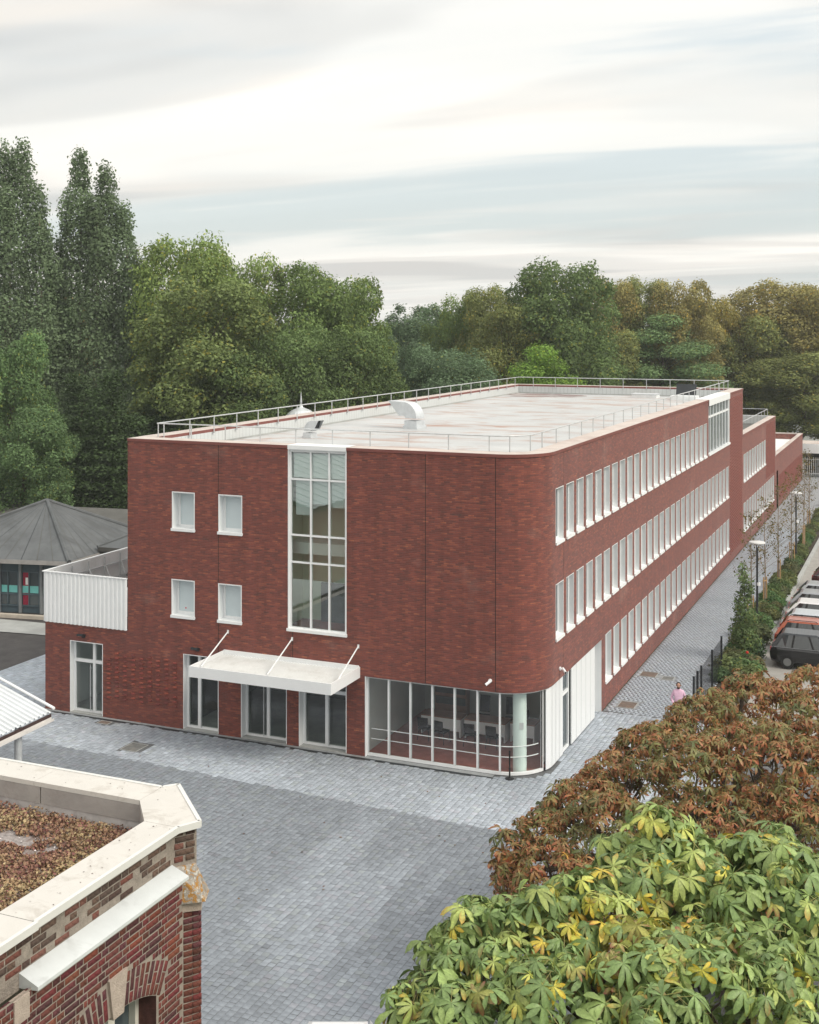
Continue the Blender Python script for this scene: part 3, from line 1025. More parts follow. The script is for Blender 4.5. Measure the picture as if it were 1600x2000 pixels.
for (y0, y1, z0, z1) in ((44.1, 49.7, 0.6, 11.2), (63.4, 69.5, 0.6, 8.0), (72.2, 92.5, 0.5, 2.8)):
    for i, y in enumerate(np.arange(y0, y1, 0.36)):
        for z in np.arange(z0 + (i % 3) * 0.065, z1, 0.195):
            if 62 < y < 69 and z < 3.5:
                continue
            pts.append((0.0, y, z))
pts = np.array(pts)
V, F, C = scatter(tv, tf, np.repeat(np.eye(3)[None], len(pts), 0), pts)
kind(place('projecting_bricks', npmesh('projecting_bricks', V, F, M['brick_piece']), school), 'stuff')

# lower wing at the left: white ribbed screen over the brick, plant yard behind it
def ribbed_strip(name, p0, p1, z0, z1, pitch, dep, m, parent, nrm):
    p0, p1 = Vector(p0), Vector(p1); L = (p1 - p0).length; d = (p1 - p0) / L; nrm = Vector(nrm)
    mb = MB(); n = int(L / pitch); prof = [(0.0, 0), (0.35, 0), (0.5, 1), (0.85, 1), (1.0, 0)]
    pts = []
    for k in range(n):
        for t, o in prof[:-1]:
            pts.append(p0 + d * ((k + t) * L / n) + nrm * (o * dep))
    pts.append(p1)
    for a, b in zip(pts, pts[1:]):
        mb.face([(a.x, a.y, z0), (b.x, b.y, z0), (b.x, b.y, z1), (a.x, a.y, z1)])
    return mb.build(name, m, parent)


ribbed_strip('ribbed_screen', (-21.85, -0.02, 0), (-17.62, -0.02, 0), 3.70, 5.80, 0.21, 0.045, M['white'], school, (0, -1, 0))
ribbed_strip('ribbed_screen', (-21.85, 6.4, 0), (-21.85, -0.02, 0), 3.70, 5.80, 0.21, 0.045, M['white'], school, (-1, 0, 0))
mb = MB()
mb.box(-21.92, -17.62, -0.08, 0.03, 5.80, 5.84); mb.box(-21.92, -21.78, 0.03, 6.4, 5.80, 5.84)
mb.build('screen_cap', M['white'], school)
mb = MB(); mb.face([(-21.78, 6.38, 3.8), (-21.78, 0.06, 3.8), (-21.78, 0.06, 5.8), (-21.78, 6.38, 5.8)])
mb.face([(-17.62, 6.38, 3.8), (-21.78, 6.38, 3.8), (-21.78, 6.38, 5.8), (-17.62, 6.38, 5.8)])
mb.build('screen_back', M['white_panel'], school)
for z in (5.35, 4.7):
    mb = MB(); mb.tube((-21.70, 0.1, z), (-21.70, 6.3, z), 0.03, n=6); mb.build('screen_rail', M['steel'], school)
for y in np.arange(0.5, 6.3, 1.15):
    mb = MB(); mb.tube((-21.70, y, 3.75), (-21.70, y, 5.75), 0.03, n=6); mb.tube((-21.68, y, 5.4), (-20.9, y, 3.75), 0.025, n=6); mb.build('screen_post', M['steel'], school)
mb = MB(); mb.face([(-21.8, 0, 3.74), (-17.6, 0, 3.74), (-17.6, 6.5, 3.74), (-21.8, 6.5, 3.74)]); mb.build('roof_deck', M['felt'], school)

# rear wings: roofs, copings
mb = coping([(U(50.0), U(69.83))], H2, '', 0.55)
mb.build('coping', [M['coping_edge'], M['coping_top']], school)
mb = coping([(U(69.83), U(93.6))], H3, '', 0.4)
mb.build('coping', [M['coping_edge'], M['coping_top']], school)
mb = MB()
mb.face([(-15, 50, 7.55), (-0.55, 50, 7.55), (-0.55, 69.4, 7.55), (-15, 69.4, 7.55)])
mb.build('roof_deck', M['felt_brown'], school)
mb = MB(); mb.box(-15, -0.5, 69.4, 69.85, 7.55, 8.25); mb.build('parapet_lining', M['ribs_x'], school)
mb = MB(); mb.face([(-14, 69.9, 4.15), (-0.4, 69.9, 4.15), (-0.4, 93.2, 4.15), (-14, 93.2, 4.15)]); mb.build('roof_deck', M['white_panel'], school)
mb = MB(); mb.box(-14, -0.4, 93.2, 93.6, 4.7, 4.8); mb.build('coping', M['coping_top'], school)
mb = MB(); mb.box(-0.6, -0.5, 70.6, 71.75, 0.0, 3.3); mb.build('back_door', M['dark'], school)

# things fixed to the walls
def wall_lamp(x, z, l):
    t = thing('wall_lamp', l, 'lamp', (x, 0, z))
    mb = MB(); mb.box(-0.05, 0.09, -0.06, 0.0, -0.07, 0.07); mb.build('bracket', M['dark'], t, at=(0, 0, 0))
    mb = MB(Matrix.Rotation(R(-18), 4, 'X')); mb.box(-0.16, 0.14, -0.26, -0.05, -0.05, 0.05); mb.box(-0.13, 0.11, -0.265, -0.26, -0.035, 0.035)
    mb.build('lamp_head', M['dark'], t, at=(0, 0, 0))


wall_lamp(-19.82, 3.27, 'small black wall lamp above the leftmost glazed door')
wall_lamp(-14.25, 3.28, 'small black wall lamp at the left end of the white canopy')


def cctv(p, out, l):
    t = thing('security_camera', l, 'camera', p)
    o = Vector(out).normalized(); a = o.orthogonal().normalized()
    mb = MB(); mb.tube((0, 0, 0), o * 0.05, 0.07, n=12); mb.tube(o * 0.05, o * 0.14 + Vector((0, 0, -.02)), 0.03, n=8)
    mb.build('mount', M['white'], t, at=(0, 0, 0))
    s = o.cross(Vector((0, 0, 1))).normalized()
    dv = (o * 0.55 + s * 0.5 + Vector((0, 0, -0.42))).normalized()
    mb = MB(); p0 = o * 0.15 + Vector((0, 0, -.02)); mb.tube(p0 - dv * .06, p0 + dv * .16, 0.05, n=12)
    mb.build('housing', M['white'], t, at=(0, 0, 0))
    mb = MB(); mb.tube(p0 + dv * .16, p0 + dv * .175, 0.036, n=12); mb.build('lens', M['black'], t, at=(0, 0, 0))


cctv((-1.86, 0.0, 3.42), (0, -1, 0), 'white security camera on the brick front above the corner glazing')
cctv(W(-RC + ARC + 0.75, 3.42), (1, 0, 0), 'white security camera on the side wall round the rounded corner')

M['deck'] = plain('canopy_deck', (0.60, 0.62, 0.62), 0.5, 0.05, 2, dirt=(0.50, 0.51, 0.50), dscale=1.0)
# entrance canopy ------------------------------------------------------
cn = thing('entrance_canopy', 'white steel canopy hung on three rods over the entrance doors', 'canopy', (-10.05, 0, 2.95))
X0, X1, Y0, Z0, Z1 = -13.05, -7.05, -2.45, 2.95, 3.36
for nm, bx in (('fascia', (X0, X1, Y0, Y0 + .05, Z0, Z1)), ('fascia', (X0, X0 + .05, Y0 + .05, -.002, Z0, Z1)), ('fascia', (X1 - .05, X1, Y0 + .05, -.002, Z0, Z1)), ('flashing', (X0 + .05, X1 - .05, -.06, -.002, Z1 - .16, Z1 + .04)), ('soffit', (X0 + .05, X1 - .05, Y0 + .05, -.01, Z0 + .01, Z0 + .03))):
    mb = MB(); mb.box(*bx); mb.build(nm, M['white'], cn)
mb = MB(); n = 50; xs_ = np.linspace(X0 + .05, X1 - .05, n * 2 + 1)
zz = [3.19, 3.235]
for i, (a, b) in enumerate(zip(xs_, xs_[1:])):
    za, zb_ = zz[i % 2], zz[(i + 1) % 2]
    mb.face([(a, Y0 + .05, za), (b, Y0 + .05, zb_), (b, -.06, zb_ + .02), (a, -.06, za + .02)])
mb.build('corrugated_deck', M['deck'], cn)
for x in (-12.82, -9.95, -7.12):
    mb = MB(); mb.tube((x, -0.02, 4.12), (x + (0.02 if x > -9 else 0), -1.95, 3.24), 0.026, n=8); mb.build('tie_rod', M['white'], cn)
    mb = MB(); mb.box(x - .035, x + .035, -.025, -.001, 4.05, 4.19); mb.build('bracket', M['white'], cn)


# ------------------------------------------------------------------ rooms behind the glass
def room(name, x0, x1, y0, y1, z0, z1, wall, floor, ceil, parent=school):
    mb = MB()
    mb.face([(x0, y1, z0), (x1, y1, z0), (x1, y1, z1), (x0, y1, z1)], 0)
    mb.face([(x0, y0, z0), (x0, y1, z0), (x0, y1, z1), (x0, y0, z1)], 0)
    mb.face([(x1, y1, z0), (x1, y0, z0), (x1, y0, z1), (x1, y1, z1)], 0)
    mb.face([(x0, y0, z0), (x1, y0, z0), (x1, y1, z0), (x0, y1, z0)], 1)
    mb.face([(x0, y1, z1), (x1, y1, z1), (x1, y0, z1), (x0, y0, z1)], 2)
    return mb.build(name, [wall, floor, ceil], parent)


M['office_wall'] = plain('office_wall', (0.52, 0.56, 0.54), 0.8, 0.05, 1)
arcp = [W(u, 0, -0.26)[:2] for u in np.linspace(-RC, -RC + ARC, 9)]
fl = [(-6.95, 0.26)] + arcp + [(-0.47, 1.9), (-0.47, 6.2), (-6.95, 6.2)]
mb = MB(); mb.face([(*p, 0.008) for p in fl]); mb.build('office_floor', M['room_floor'], school)
mb = MB(); mb.face([(*p, 3.06) for p in reversed(fl)]); mb.build('office_ceiling', M['room'], school)
mb = MB()
for a, b in (((-6.95, 6.2), (-6.95, 0.26)), ((-0.47, 6.2), (-6.95, 6.2)), ((-0.47, 1.9), (-0.47, 6.2))):
    mb.face([(*a, 0.008), (*b, 0.008), (*b, 3.06), (*a, 3.06)])
mb.build('office_wall', M['office_wall'], school)
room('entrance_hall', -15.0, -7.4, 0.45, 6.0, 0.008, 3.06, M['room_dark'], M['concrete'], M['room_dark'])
room('side_lobby', -21.0, -18.0, 0.45, 4.0, 0.008, 3.06, M['room'], M['concrete'], M['room'])
room('stair_hall', -10.5, -7.2, 0.25, 1.9, 4.45, 11.3, M['room_green'], M['room_floor'], M['room'])
mb = MB(); mb.box(-10.5, -7.2, 0.7, 1.9, 7.3, 7.75); mb.build('landing_slab', M['room'], school)
mb = MB(); mb.box(-9.6, -7.3, 1.75, 1.85, 4.45, 6.0); mb.build('dark_opening', M['room_dark'], school)
mb = MB(); mb.box(-8.35, -8.1, 1.5, 1.6, 4.46, 5.3); mb.build('wood_panel', M['wood'], school)
mb = MB(); mb.box(-10.0, -7.7, 0.22, 0.24, 10.35, 11.28); mb.build('roller_blind', M['white'], school)
mb = MB()
for k, (a, b) in enumerate(((-9.9, -9.22), (-9.16, -8.43), (-8.37, -7.7))):
    mb.box(a, b, 0.22, 0.235, (8.9, 9.35, 9.25)[k], 10.24)
mb.build('roller_blind', plain('blind_grey', (0.66, 0.70, 0.71), 0.8, 0.05, 1), school)
# office column, furniture
mb = MB(); mb.lathe([(0.25, 0.0), (0.25, 3.04)], (-1.0, 0.78, 0.01), 24); mb.build('column', plain('column_pale', (0.66, 0.76, 0.72), 0.5, 0.04, 1), school, smooth=True)
mb = MB(); mb.face([(-0.93, 0.525, 1.62), (-0.79, 0.585, 1.62), (-0.79, 0.585, 1.86), (-0.93, 0.525, 1.86)]); mb.build('notice', plain('notice_grey', (0.5, 0.52, 0.52), 0.6), school)
mb = MB()
for k in range(9):
    mb.box(-0.52 - .04 * (k % 2), -0.48 - .04 * (k % 2), 1.9 + k * .12, 2.02 + k * .12, 0.3, 2.9)
tag(mb.build('curtain', plain('curtain_dark', (0.06, 0.07, 0.075), 0.9)), 'dark pleated curtain behind the curved corner glass', 'curtain')


def desk(x, y, w, l):
    t = thing('office_desk', l, 'desk', (x, y, 0.01))
    mb = MB(); mb.box(-w / 2, w / 2, -.4, .4, .71, .75); mb.build('desk_top', M['wood_red'], t, at=(0, 0, 0))
    mb = MB(); mb.box(-w / 2 + .05, w / 2 - .05, -.36, -.33, .22, .70); mb.build('modesty_panel', M['white'], t, at=(0, 0, 0))
    for s in (-1, 1):
        mb = MB(); mb.box(s * (w / 2 - .04) - .025, s * (w / 2 - .04) + .025, -.38, .38, 0, .705); mb.build('leg', M['white'], t, at=(0, 0, 0))


desk(-5.1, 3.7, 1.7, 'white fronted office desk at the left of the corner office')
desk(-3.3, 3.8, 1.7, 'white fronted office desk in the middle of the corner office')
desk(-1.85, 4.1, 1.0, 'short white fronted desk beside the office column')


def chair(x, y, rz, l, hi=False):
    t = thing('office_chair', l, 'chair', (x, y, 0.01), rz)
    mb = MB(); mb.box(-.23, .23, -.22, .22, .43, .49); mb.build('seat', M['black'], t, at=(0, 0, 0))
    mb = MB(Matrix.Translation((0, .22, .5)) @ Matrix.Rotation(R(-8), 4, 'X')); mb.box(-.21, .21, 0, .04, .06, .72 if hi else .42); mb.build('backrest', M['black'], t, at=(0, 0, 0))
    for a in (-1, 1):
        for b in (-1, 1):
            mb = MB(); mb.tube((a * .2, b * .19, .43), (a * .24, b * .24, 0), .014, n=6); mb.build('leg', M['dark'], t, at=(0, 0, 0))


chair(-5.5, 2.7, R(180), 'black visitor chair at the left of the corner office, back to the window')
chair(-4.75, 2.55, R(170), 'second black visitor chair from the left behind the glass')
chair(-3.6, 2.7, R(185), 'black visitor chair before the middle office desk')
chair(-2.7, 2.75, R(178), 'black visitor chair nearest the office column')
chair(-3.9, 4.9, 0, 'tall backed black desk chair behind the middle desk', True)
chair(-2.75, 5.0, 0.2, 'tall backed black desk chair at the right behind the desks', True)
t = thing('desk_monitor', 'black computer monitor on the short desk', 'monitor', (-1.95, 4.1, .76))
mb = MB(); mb.box(-.26, .26, -.02, .02, .1, .45); mb.build('screen', M['black'], t, at=(0, 0, 0))
mb = MB(); mb.box(-.1, .1, -.08, .08, 0, .015); mb.box(-.02, .02, -.01, .02, .015, .12); mb.build('stand', M['black'], t, at=(0, 0, 0))
t = thing('bookcase', 'brown wooden bookcase against the office back wall', 'bookcase', (-5.6, 5.9, .01))
mb = MB(); mb.box(-.7, .7, -.2, .2, 0, 1.9); mb.build('carcass', M['wood_red'], t, at=(0, 0, 0))
for z in (.5, .95, 1.4):
    mb = MB(); mb.box(-.66, .66, -.23, -.2, z, z + .3); mb.build('book_row', M['room_dark'], t, at=(0, 0, 0))

# queue post outside the corner
t = thing('barrier_post', 'slim black barrier post standing outside the curved corner glass', 'post', (-1.11, -0.05, 0))
mb = MB(); mb.lathe([(0.0, 0), (0.16, 0), (0.16, .02), (0.05, .05), (0.03, .06)], n=16); mb.build('base', M['black'], t, at=(0, 0, 0))
mb = MB(); mb.lathe([(0.03, .055), (0.03, .95), (0.036, .95), (0.036, 1.0), (0.0, 1.0)], n=12); mb.build('pole', M['black'], t, at=(0, 0, 0))

# ------------------------------------------------------------------ on the roofs
rail = thing('roof_railing', 'thin pale metal guard rail round the flat roof of the main block', 'railing', (0, 0, H1))
ZR = 12.17
xi, yi = -16.72, 0.83
def post(mbx, x, y, z0, z1, parent, dx=0, dy=0):
    mb = MB(); mb.tube((x, y, z0), (x, y, z1), 0.024, n=6); mb.box(x - .05, x + .05, y - .05, y + .05, z0, z0 + .05)
    mb.build('post', M['steel'], parent)


corner_pts = [(-0.86 - 1.2 + 1.2 * math.sin(a), 0.86 + 1.2 - 1.2 * math.cos(a)) for a in np.linspace(0, math.pi / 2, 7)]
loop = [(-16.75, 0.86)] + [(-2.0, 0.86)] + corner_pts[1:] + [(-0.86, 49.15), (-16.75, 49.15), (-16.75, 0.86)]
for a, b in zip(loop, loop[1:]):
    mb = MB(); mb.tube((*a, ZR), (*b, ZR), 0.026, n=8); mb.build('rail', M['steel'], rail)
for x in np.linspace(-16.7, -2.2, 10):
    post(None, x, 0.86, 11.45, ZR, rail)
for x, y in (corner_pts[2], corner_pts[5]):
    post(None, x, y, 11.45, ZR, rail)
for y in np.arange(3.1, 49.1, 1.9):
    post(None, -0.86, y, 11.45, ZR, rail)
for y in np.arange(1.3, 49.1, 1.95):
    post(None, -16.72, y, 11.42, ZR, rail)
for x in np.arange(-15.6, -1.2, 1.75):
    post(None, x, 49.15, 11.42, ZR, rail)
r2 = thing('roof_railing', 'short pale guard rail on the lower rear wing roof', 'railing', (0, 0, H2))
lp = [(-14.5, 69.3), (-0.62, 69.3), (-0.62, 50.2)]
for a, b in zip(lp, lp[1:]):
    mb = MB(); mb.tube((*a, 8.85), (*b, 8.85), 0.026, n=6); mb.build('rail', M['steel'], r2)
for x, y in [(-0.62, 69.3), (-3.5, 69.3), (-6.5, 69.3), (-0.62, 67.3), (-0.62, 65.3), (-0.62, 63.3), (-0.62, 61.3)]:
    post(None, x, y, 8.2, 8.85, r2)


def gooseneck(x, y, s, rz, l, mouth):
    t = thing('roof_duct', l, 'duct', (x, y, 10.95), rz)
    w = 0.34 * s
    mb = MB(); mb.box(-w * 1.25, w * 1.25, -w * 1.25, w * 1.25, 0, .16 * s); mb.box(-w * 1.1, w * 1.1, -w * 1.1, w * 1.1, .16 * s, .4 * s)
    mb.build('curb', M['zinc'], t, at=(0, 0, 0))
    mb = MB(); n = 10; rings = []
    for k in range(n + 1):
        a = math.pi / 2 * k / n
        rr0, rr1 = .12 * s, .12 * s + 2 * w
        c = (-w - .12 * s, .4 * s + .12 * s)
        p0 = (c[0] + rr0 * math.cos(a), c[1] + rr0 * math.sin(a)); p1 = (c[0] + rr1 * math.cos(a), c[1] + rr1 * math.sin(a))
        rings.append([(p0[0], -w, p0[1]), (p1[0], -w, p1[1]), (p1[0], w, p1[1]), (p0[0], w, p0[1])])
    for A_, B_ in zip(rings, rings[1:]):
        for k in range(4):
            mb.face([A_[k], A_[(k + 1) % 4], B_[(k + 1) % 4], B_[k]])
    mb.build('elbow', M['zinc'], t, at=(0, 0, 0))
    A_ = rings[-1]; e = mouth * s
    B_ = [(p[0] - e * (0.35 if k in (0, 3) else 1.25), p[1], p[2] + (-.02 if k in (0, 3) else .04) * s) for k, p in enumerate(A_)]
    mb = MB()
    for k in range(4):
        mb.face([A_[k], A_[(k + 1) % 4], B_[(k + 1) % 4], B_[k]])
    mb.build('hood', M['zinc'], t, at=(0, 0, 0))
    mb = MB(); mb.face([tuple(Vector(p) * 0.5 + Vector(q_) * 0.5) for p, q_ in zip(A_, B_)]); mb.build('mesh_screen', M['dark'], t, at=(0, 0, 0))


gooseneck(-14.05, 9.3, 0.62, R(168), 'small bent zinc roof duct near the front edge of the roof', .5)
gooseneck(-11.55, 16.0, 1.02, R(-12), 'large bent zinc roof duct with a slanted mouth', .75)
t = thing('roof_hatch', 'low grey smoke hatch with its dark lid raised on the roof', 'roof hatch', (-3.3, 45.2, 10.95))
mb = MB(); mb.box(-.9, .9, -.6, .6, 0, .3); mb.build('curb', M['white_panel'], t, at=(0, 0, 0))
mb = MB(Matrix.Translation((0, .5, .32)) @ Matrix.Rotation(R(68), 4, 'X')); mb.box(-.7, .7, 0, .8, 0, .05); mb.build('lid', M['dark'], t, at=(0, 0, 0))
t = thing('skylight', 'low white rooflight box near the back parapet', 'skylight', (-6.4, 46.8, 10.95))
mb = MB(); mb.box(-.9, .9, -.6, .6, 0, .25); mb.build('curb', M['white_panel'], t, at=(0, 0, 0))
mb = MB(); mb.box(-.95, .95, -.65, .65, .25, .3); mb.build('dome', M['zinc'], t, at=(0, 0, 0))
# fan on the low plant roof
t = thing('extract_fan', 'black round extract fan on a white box behind the ribbed screen', 'fan', (-18.9, 2.6, 3.76))
mb = MB(); mb.box(-1.2, 1.3, -.8, .8, 0, 1.15); mb.build('unit_box', M['white_panel'], t, at=(0, 0, 0))
mb = MB(); mb.lathe([(.5, 1.15), (.55, 1.2), (.55, 1.5), (.42, 1.58), (.5, 1.6), (.55, 1.66), (.5, 1.74), (.1, 1.78), (0, 1.78)], (0, 0, 0), 20); mb.build('fan_cowl', M['black'], t, at=(0, 0, 0))


# ------------------------------------------------------------------ low pavilion school at the left
pav = thing('pavilion_building', 'low pavilion with grey pyramid felt roof and dark framed windows', 'building', (-33.3, 14.3, 0))
K = Vector((-31.05, 13.23, 3.15))
e1 = Vector((-math.cos(R(12)), -math.sin(R(12)), 0)); e2 = Vector((-math.sin(R(3)), math.cos(R(3)), 0))
Ls, Lr = 10.6, 9.0
c0, c1, c2, c3 = K, K + e1 * Ls, K + e1 * Ls + e2 * Lr, K + e2 * Lr
apex = Vector((-35.61, 16.95, 5.82))
mb = MB()
for a, b in ((c1, c0), (c0, c3), (c3, c2), (c2, c1)):
    mb.face([a, b, apex])
roof = mb.build('roof', M['felt'], pav)
for c in (c0, c1, c3):
    mb = MB(); mb.tube(c + Vector((0, 0, .02)), apex + Vector((0, 0, .02)), 0.13, 0.10, n=6); mb.build('hip_roll', M['felt'], roof)
# lapped felt strips, laid up the slope
for (a, b) in ((c0, c1), (c0, c3)):
    nrm = (b - a).cross(apex - a).normalized(); nrm *= (1 if nrm.z > 0 else -1)
    for k in range(1, 11):
        p = a + (b - a) * (k / 11.0); t1 = 1 - abs(k / 11.0 * 2 - 1) if False else None
        tp = apex + (p - apex) * 0.06
        s = (b - a).normalized() * 0.02
        mb = MB(); mb.face([p - s + nrm * .012, p + s + nrm * .012, tp + s * .4 + nrm * .012, tp - s * .4 + nrm * .012]); mb.build('felt_lap', M['dark'] if k % 3 == 0 else M['felt_brown'], roof)
mb = MB()
for a, b in ((c1, c0), (c0, c3)):
    dn = Vector((0, 0, -.22))
    mb.face([a + dn, b + dn, b + Vector((0, 0, .02)), a + Vector((0, 0, .02))])
mb.build('fascia', plain('fascia_grey', (0.33, 0.32, 0.31), 0.7), pav)
inn = lambda p, d: p + d
w0 = c0 + e1 * 1.0 + e2 * 1.0; w1 = c1 - e1 * 0.6 + e2 * 1.0; w2 = c3 + e1 * 1.0 - e2 * .6
M['blueframe'] = plain('blue_grey_frame', (0.075, 0.11, 0.13), 0.5, 0.1, 3)
mb = MB()
for a, b in ((w1, w0), (w0, w2)):
    mb.face([(a.x, a.y, 2.35), (b.x, b.y, 2.35), (b.x, b.y, 3.1), (a.x, a.y, 3.1)])
    mb.face([(a.x, a.y, 0.0), (b.x, b.y, 0.0), (b.x, b.y, 0.38), (a.x, a.y, 0.38)])
mb.build('wall', M['blueframe'], pav)
mb = MB(); mb.face([(*(w0 - e2 * .9)[:2], 2.93), (*(w1 - e2 * .9)[:2], 2.93), (*w1[:2], 2.93), (*w0[:2], 2.93)]); mb.build('eave_soffit', M['dark'], pav)
nb = 7
out = -e2
for k in range(nb):
    a = w0 + (w1 - w0) * (k / nb); b = w0 + (w1 - w0) * ((k + 1) / nb)
    dd = (b - a).normalized(); L = (b - a).length
    mb = MB(); p = a + out * .06; mb.tube((p.x, p.y, 0), (p.x, p.y, 2.95), .10, n=8); mb.build('post', plain('post_grey', (0.22, 0.24, 0.25), 0.6) if k == 0 else bpy.data.materials['post_grey'], pav)
    win = MB(); win.face([(a.x, a.y, .38), (b.x, b.y, .38), (b.x, b.y, 2.35), (a.x, a.y, 2.35)])
    wn = win.build('window', M['glass_dark'], pav)
    fr = MB()
    for t_ in (0.12, 0.60, 0.95):
        p = a + dd * (L * t_) + out * .03
        fr.cbox((p.x, p.y, 1.36), (.035, .03, .98), math.atan2(dd.y, dd.x))
    for z in (1.05, 2.32, .4):
        p = (a + b) / 2 + out * .03
        fr.cbox((p.x, p.y, z), (L / 2 - .1, .028, .045), math.atan2(dd.y, dd.x))
    fr.build('frame', M['blueframe'], wn)
    for t0, t1 in ((.15, .57), (.63, .92)):
        p, q_ = a + dd * (L * t0) + out * .012, a + dd * (L * t1) + out * .012
        bd = MB(); bd.face([(p.x, p.y, 1.12), (q_.x, q_.y, 1.12), (q_.x, q_.y, 1.52), (p.x, p.y, 1.52)])
        bd.build('paper_band', plain('turquoise_band', (0.18, 0.55, 0.52), 0.7) if 'turquoise_band' not in bpy.data.materials else bpy.data.materials['turquoise_band'], wn)
    if k % 2 == 1:
        p, q_ = a + dd * (L * .64) + out * .010, a + dd * (L * .90) + out * .010
        cu = MB(); cu.face([(p.x, p.y, .45), (q_.x, q_.y, .45), (q_.x, q_.y, 2.28), (p.x, p.y, 2.28)])
        cu.build('curtain', plain('red_curtain', (0.30, 0.025, 0.055), 0.9, 0.3, 9) if 'red_curtain' not in bpy.data.materials else bpy.data.materials['red_curtain'], wn)
        p, q_ = a + dd * (L * .66) + out * .014, a + dd * (L * .78) + out * .014
        cu = MB(); cu.face([(p.x, p.y, 1.58), (q_.x, q_.y, 1.58), (q_.x, q_.y, 1.98), (p.x, p.y, 1.98)]); cu.build('notice', M['room'], wn)

# flatter felt roofs of the blocks behind it
def hip_block(name, l, cx, cy, wx, wy, rz, ze, zr, ridge, m):
    t = thing(name, l, 'building', (cx, cy, 0), rz)
    mb = MB(); mb.box(-wx + .5, wx - .5, -wy + .5, wy - .5, 0, ze - .02); mb.build('wall', M['blueframe'], t, at=(0, 0, 0))
    mb = MB(); a = [(-wx, -wy, ze), (wx, -wy, ze), (wx, wy, ze), (-wx, wy, ze)]; r0, r1 = (-ridge, 0, zr), (ridge, 0, zr)
    mb.face([a[0], a[1], r1, r0]); mb.face([a[1], a[2], r1]); mb.face([a[2], a[3], r0, r1]); mb.face([a[3], a[0], r0])
    rf = mb.build('roof', m, t, at=(0, 0, 0))
    mb = MB()
    for i in range(4):
        p, q_ = a[i], a[(i + 1) % 4]
        mb.face([(p[0], p[1], ze - .25), (q_[0], q_[1], ze - .25), q_, p])
    mb.build('fascia', M['felt_brown'], t, at=(0, 0, 0))
    for c, r_ in ((a[0], r0), (a[1], r1), (a[3], r0), (a[2], r1)):
        mb = MB(); mb.tube(c, r_, .11, n=6); mb.build('hip_roll', m, rf, at=(0, 0, 0))


q0 = Vector((-33.58, 35.74, 2.61))
hip_block('low_block', 'long low hipped felt roof behind the pyramid pavilion', -38.5, 24.5, 13, 4.5, R(8), 3.3, 4.2, 10, M['felt_brown'])
hip_block('low_block', 'low grey hipped felt roof beside the brick corner', -27.6, 21.5, 4.0, 5.2, R(3), 3.5, 4.9, 1.0, M['felt'])
hip_block('low_block', 'second grey pyramid roof at the left edge of the frame', (-47.47, 23.31, 4.46)[0], (-47.47, 23.31, 4.46)[1], 4.6, 4.6, R(8), 3.1, 5.6, 0.1, M['felt'])

# little turret roof with a spike, just over the parapet
t = thing('turret', 'small grey zinc turret roof with a finial beyond the parapet', 'turret', (-31.9, 41.9, 0))
mb = MB(); mb.lathe([(1.3, 0), (1.3, 8.6)], n=8); mb.build('wall', M['room'], t, at=(0, 0, 0))
mb = MB(); mb.lathe([(1.7, 8.6), (1.3, 9.15), (.75, 9.65), (.15, 9.9)], n=12); mb.build('roof', M['zinc'], t, at=(0, 0, 0))
mb = MB(); mb.lathe([(.2, 9.85), (.08, 10.1), (.09, 10.3), (.02, 11.0), (0, 11.1)], n=8); mb.build('finial', M['zinc'], t, at=(0, 0, 0))

# ------------------------------------------------------------------ metal-roofed shelter in the lower left
sh = thing('yard_shelter', 'open shelter with ribbed white metal roof on a round grey post', 'shelter', (-15.6, -8.7, 0))
pA, pB, pC = Vector((-14.72, -8.30, 3.10)), Vector((-17.97, -7.11, 3.35)), Vector((-14.69, -10.84, 2.95))
dA = (pB - pA).normalized(); dC = (pC - pA).normalized()
dA, dC = dA * 9.0, dC * 6.0
dA.z, dC.z = 0.75, -0.1
mb = MB(); n = 26
prof = []
for k in range(n):
    for t_, hgt in ((0, 0), (.55, 0), (.68, .06), (.87, .06)):
        prof.append(((k + t_) / n, hgt))
prof.append((1, 0))
for (a, ha), (b, hb_) in zip(prof, prof[1:]):
    za, zb_ = Vector((0, 0, ha)), Vector((0, 0, hb_))
    mb.face([pA + dC * a + za, pA + dC * b + zb_, pA + dC * b + dA + zb_, pA + dC * a + dA + za])
M['sheet'] = plain('shelter_sheet', (0.70, 0.73, 0.75), 0.35, 0.06, 0.8, metal=0.2, dirt=(0.58, 0.58, 0.57), dscale=0.5)
mb.build('roof_sheet', M['sheet'], sh)
lo = Vector((0, 0, -.10))
oA = dA.normalized(); oC = dC.normalized()
mb = MB(); a, b = pA - oA * .18 + lo * 2.4, pA + dC - oA * .18 + lo * 2.4
mb.face([a, b, b + oA * .16, a + oA * .16]); mb.face([a, b, b - lo * .9, a - lo * .9]); mb.face([a + oA * .16, b + oA * .16, b + oA * .16 - lo * .9, a + oA * .16 - lo * .9])
mb.build('gutter', plain('gutter_white', (0.62, 0.60, 0.58), 0.5), sh)
mb = MB(); a, b = pA + lo * .4, pA + dC + lo * .4
mb.face([a, b, b - Vector((0, 0, .01)) - lo * -1.3, a + lo * 1.3]); mb.build('fascia', plain('fascia_brown', (0.055, 0.032, 0.03), 0.7), sh)
mb = MB(); s0 = pA - oC * .14 + Vector((0, 0, .09))
mb.box(0, 0, 0, 0, 0, 0)
mb = MB(); mb.tube(s0, s0 + dA, .05, n=6); mb.build('verge_trim', M['white'], sh)
cpos = pA + dC * 0.245 + dA * .03
mb = MB(); mb.tube((cpos.x, cpos.y, 0), (cpos.x, cpos.y, 2.95), .125, n=18); mb.build('post', M['steel'], sh, smooth=False)
mb = MB(); mb.tube(pA + dA * .08 + lo * 1.4, pA + dC + dA * .08 + lo * 1.4, .07, n=6); mb.build('beam', M['steel'], sh)


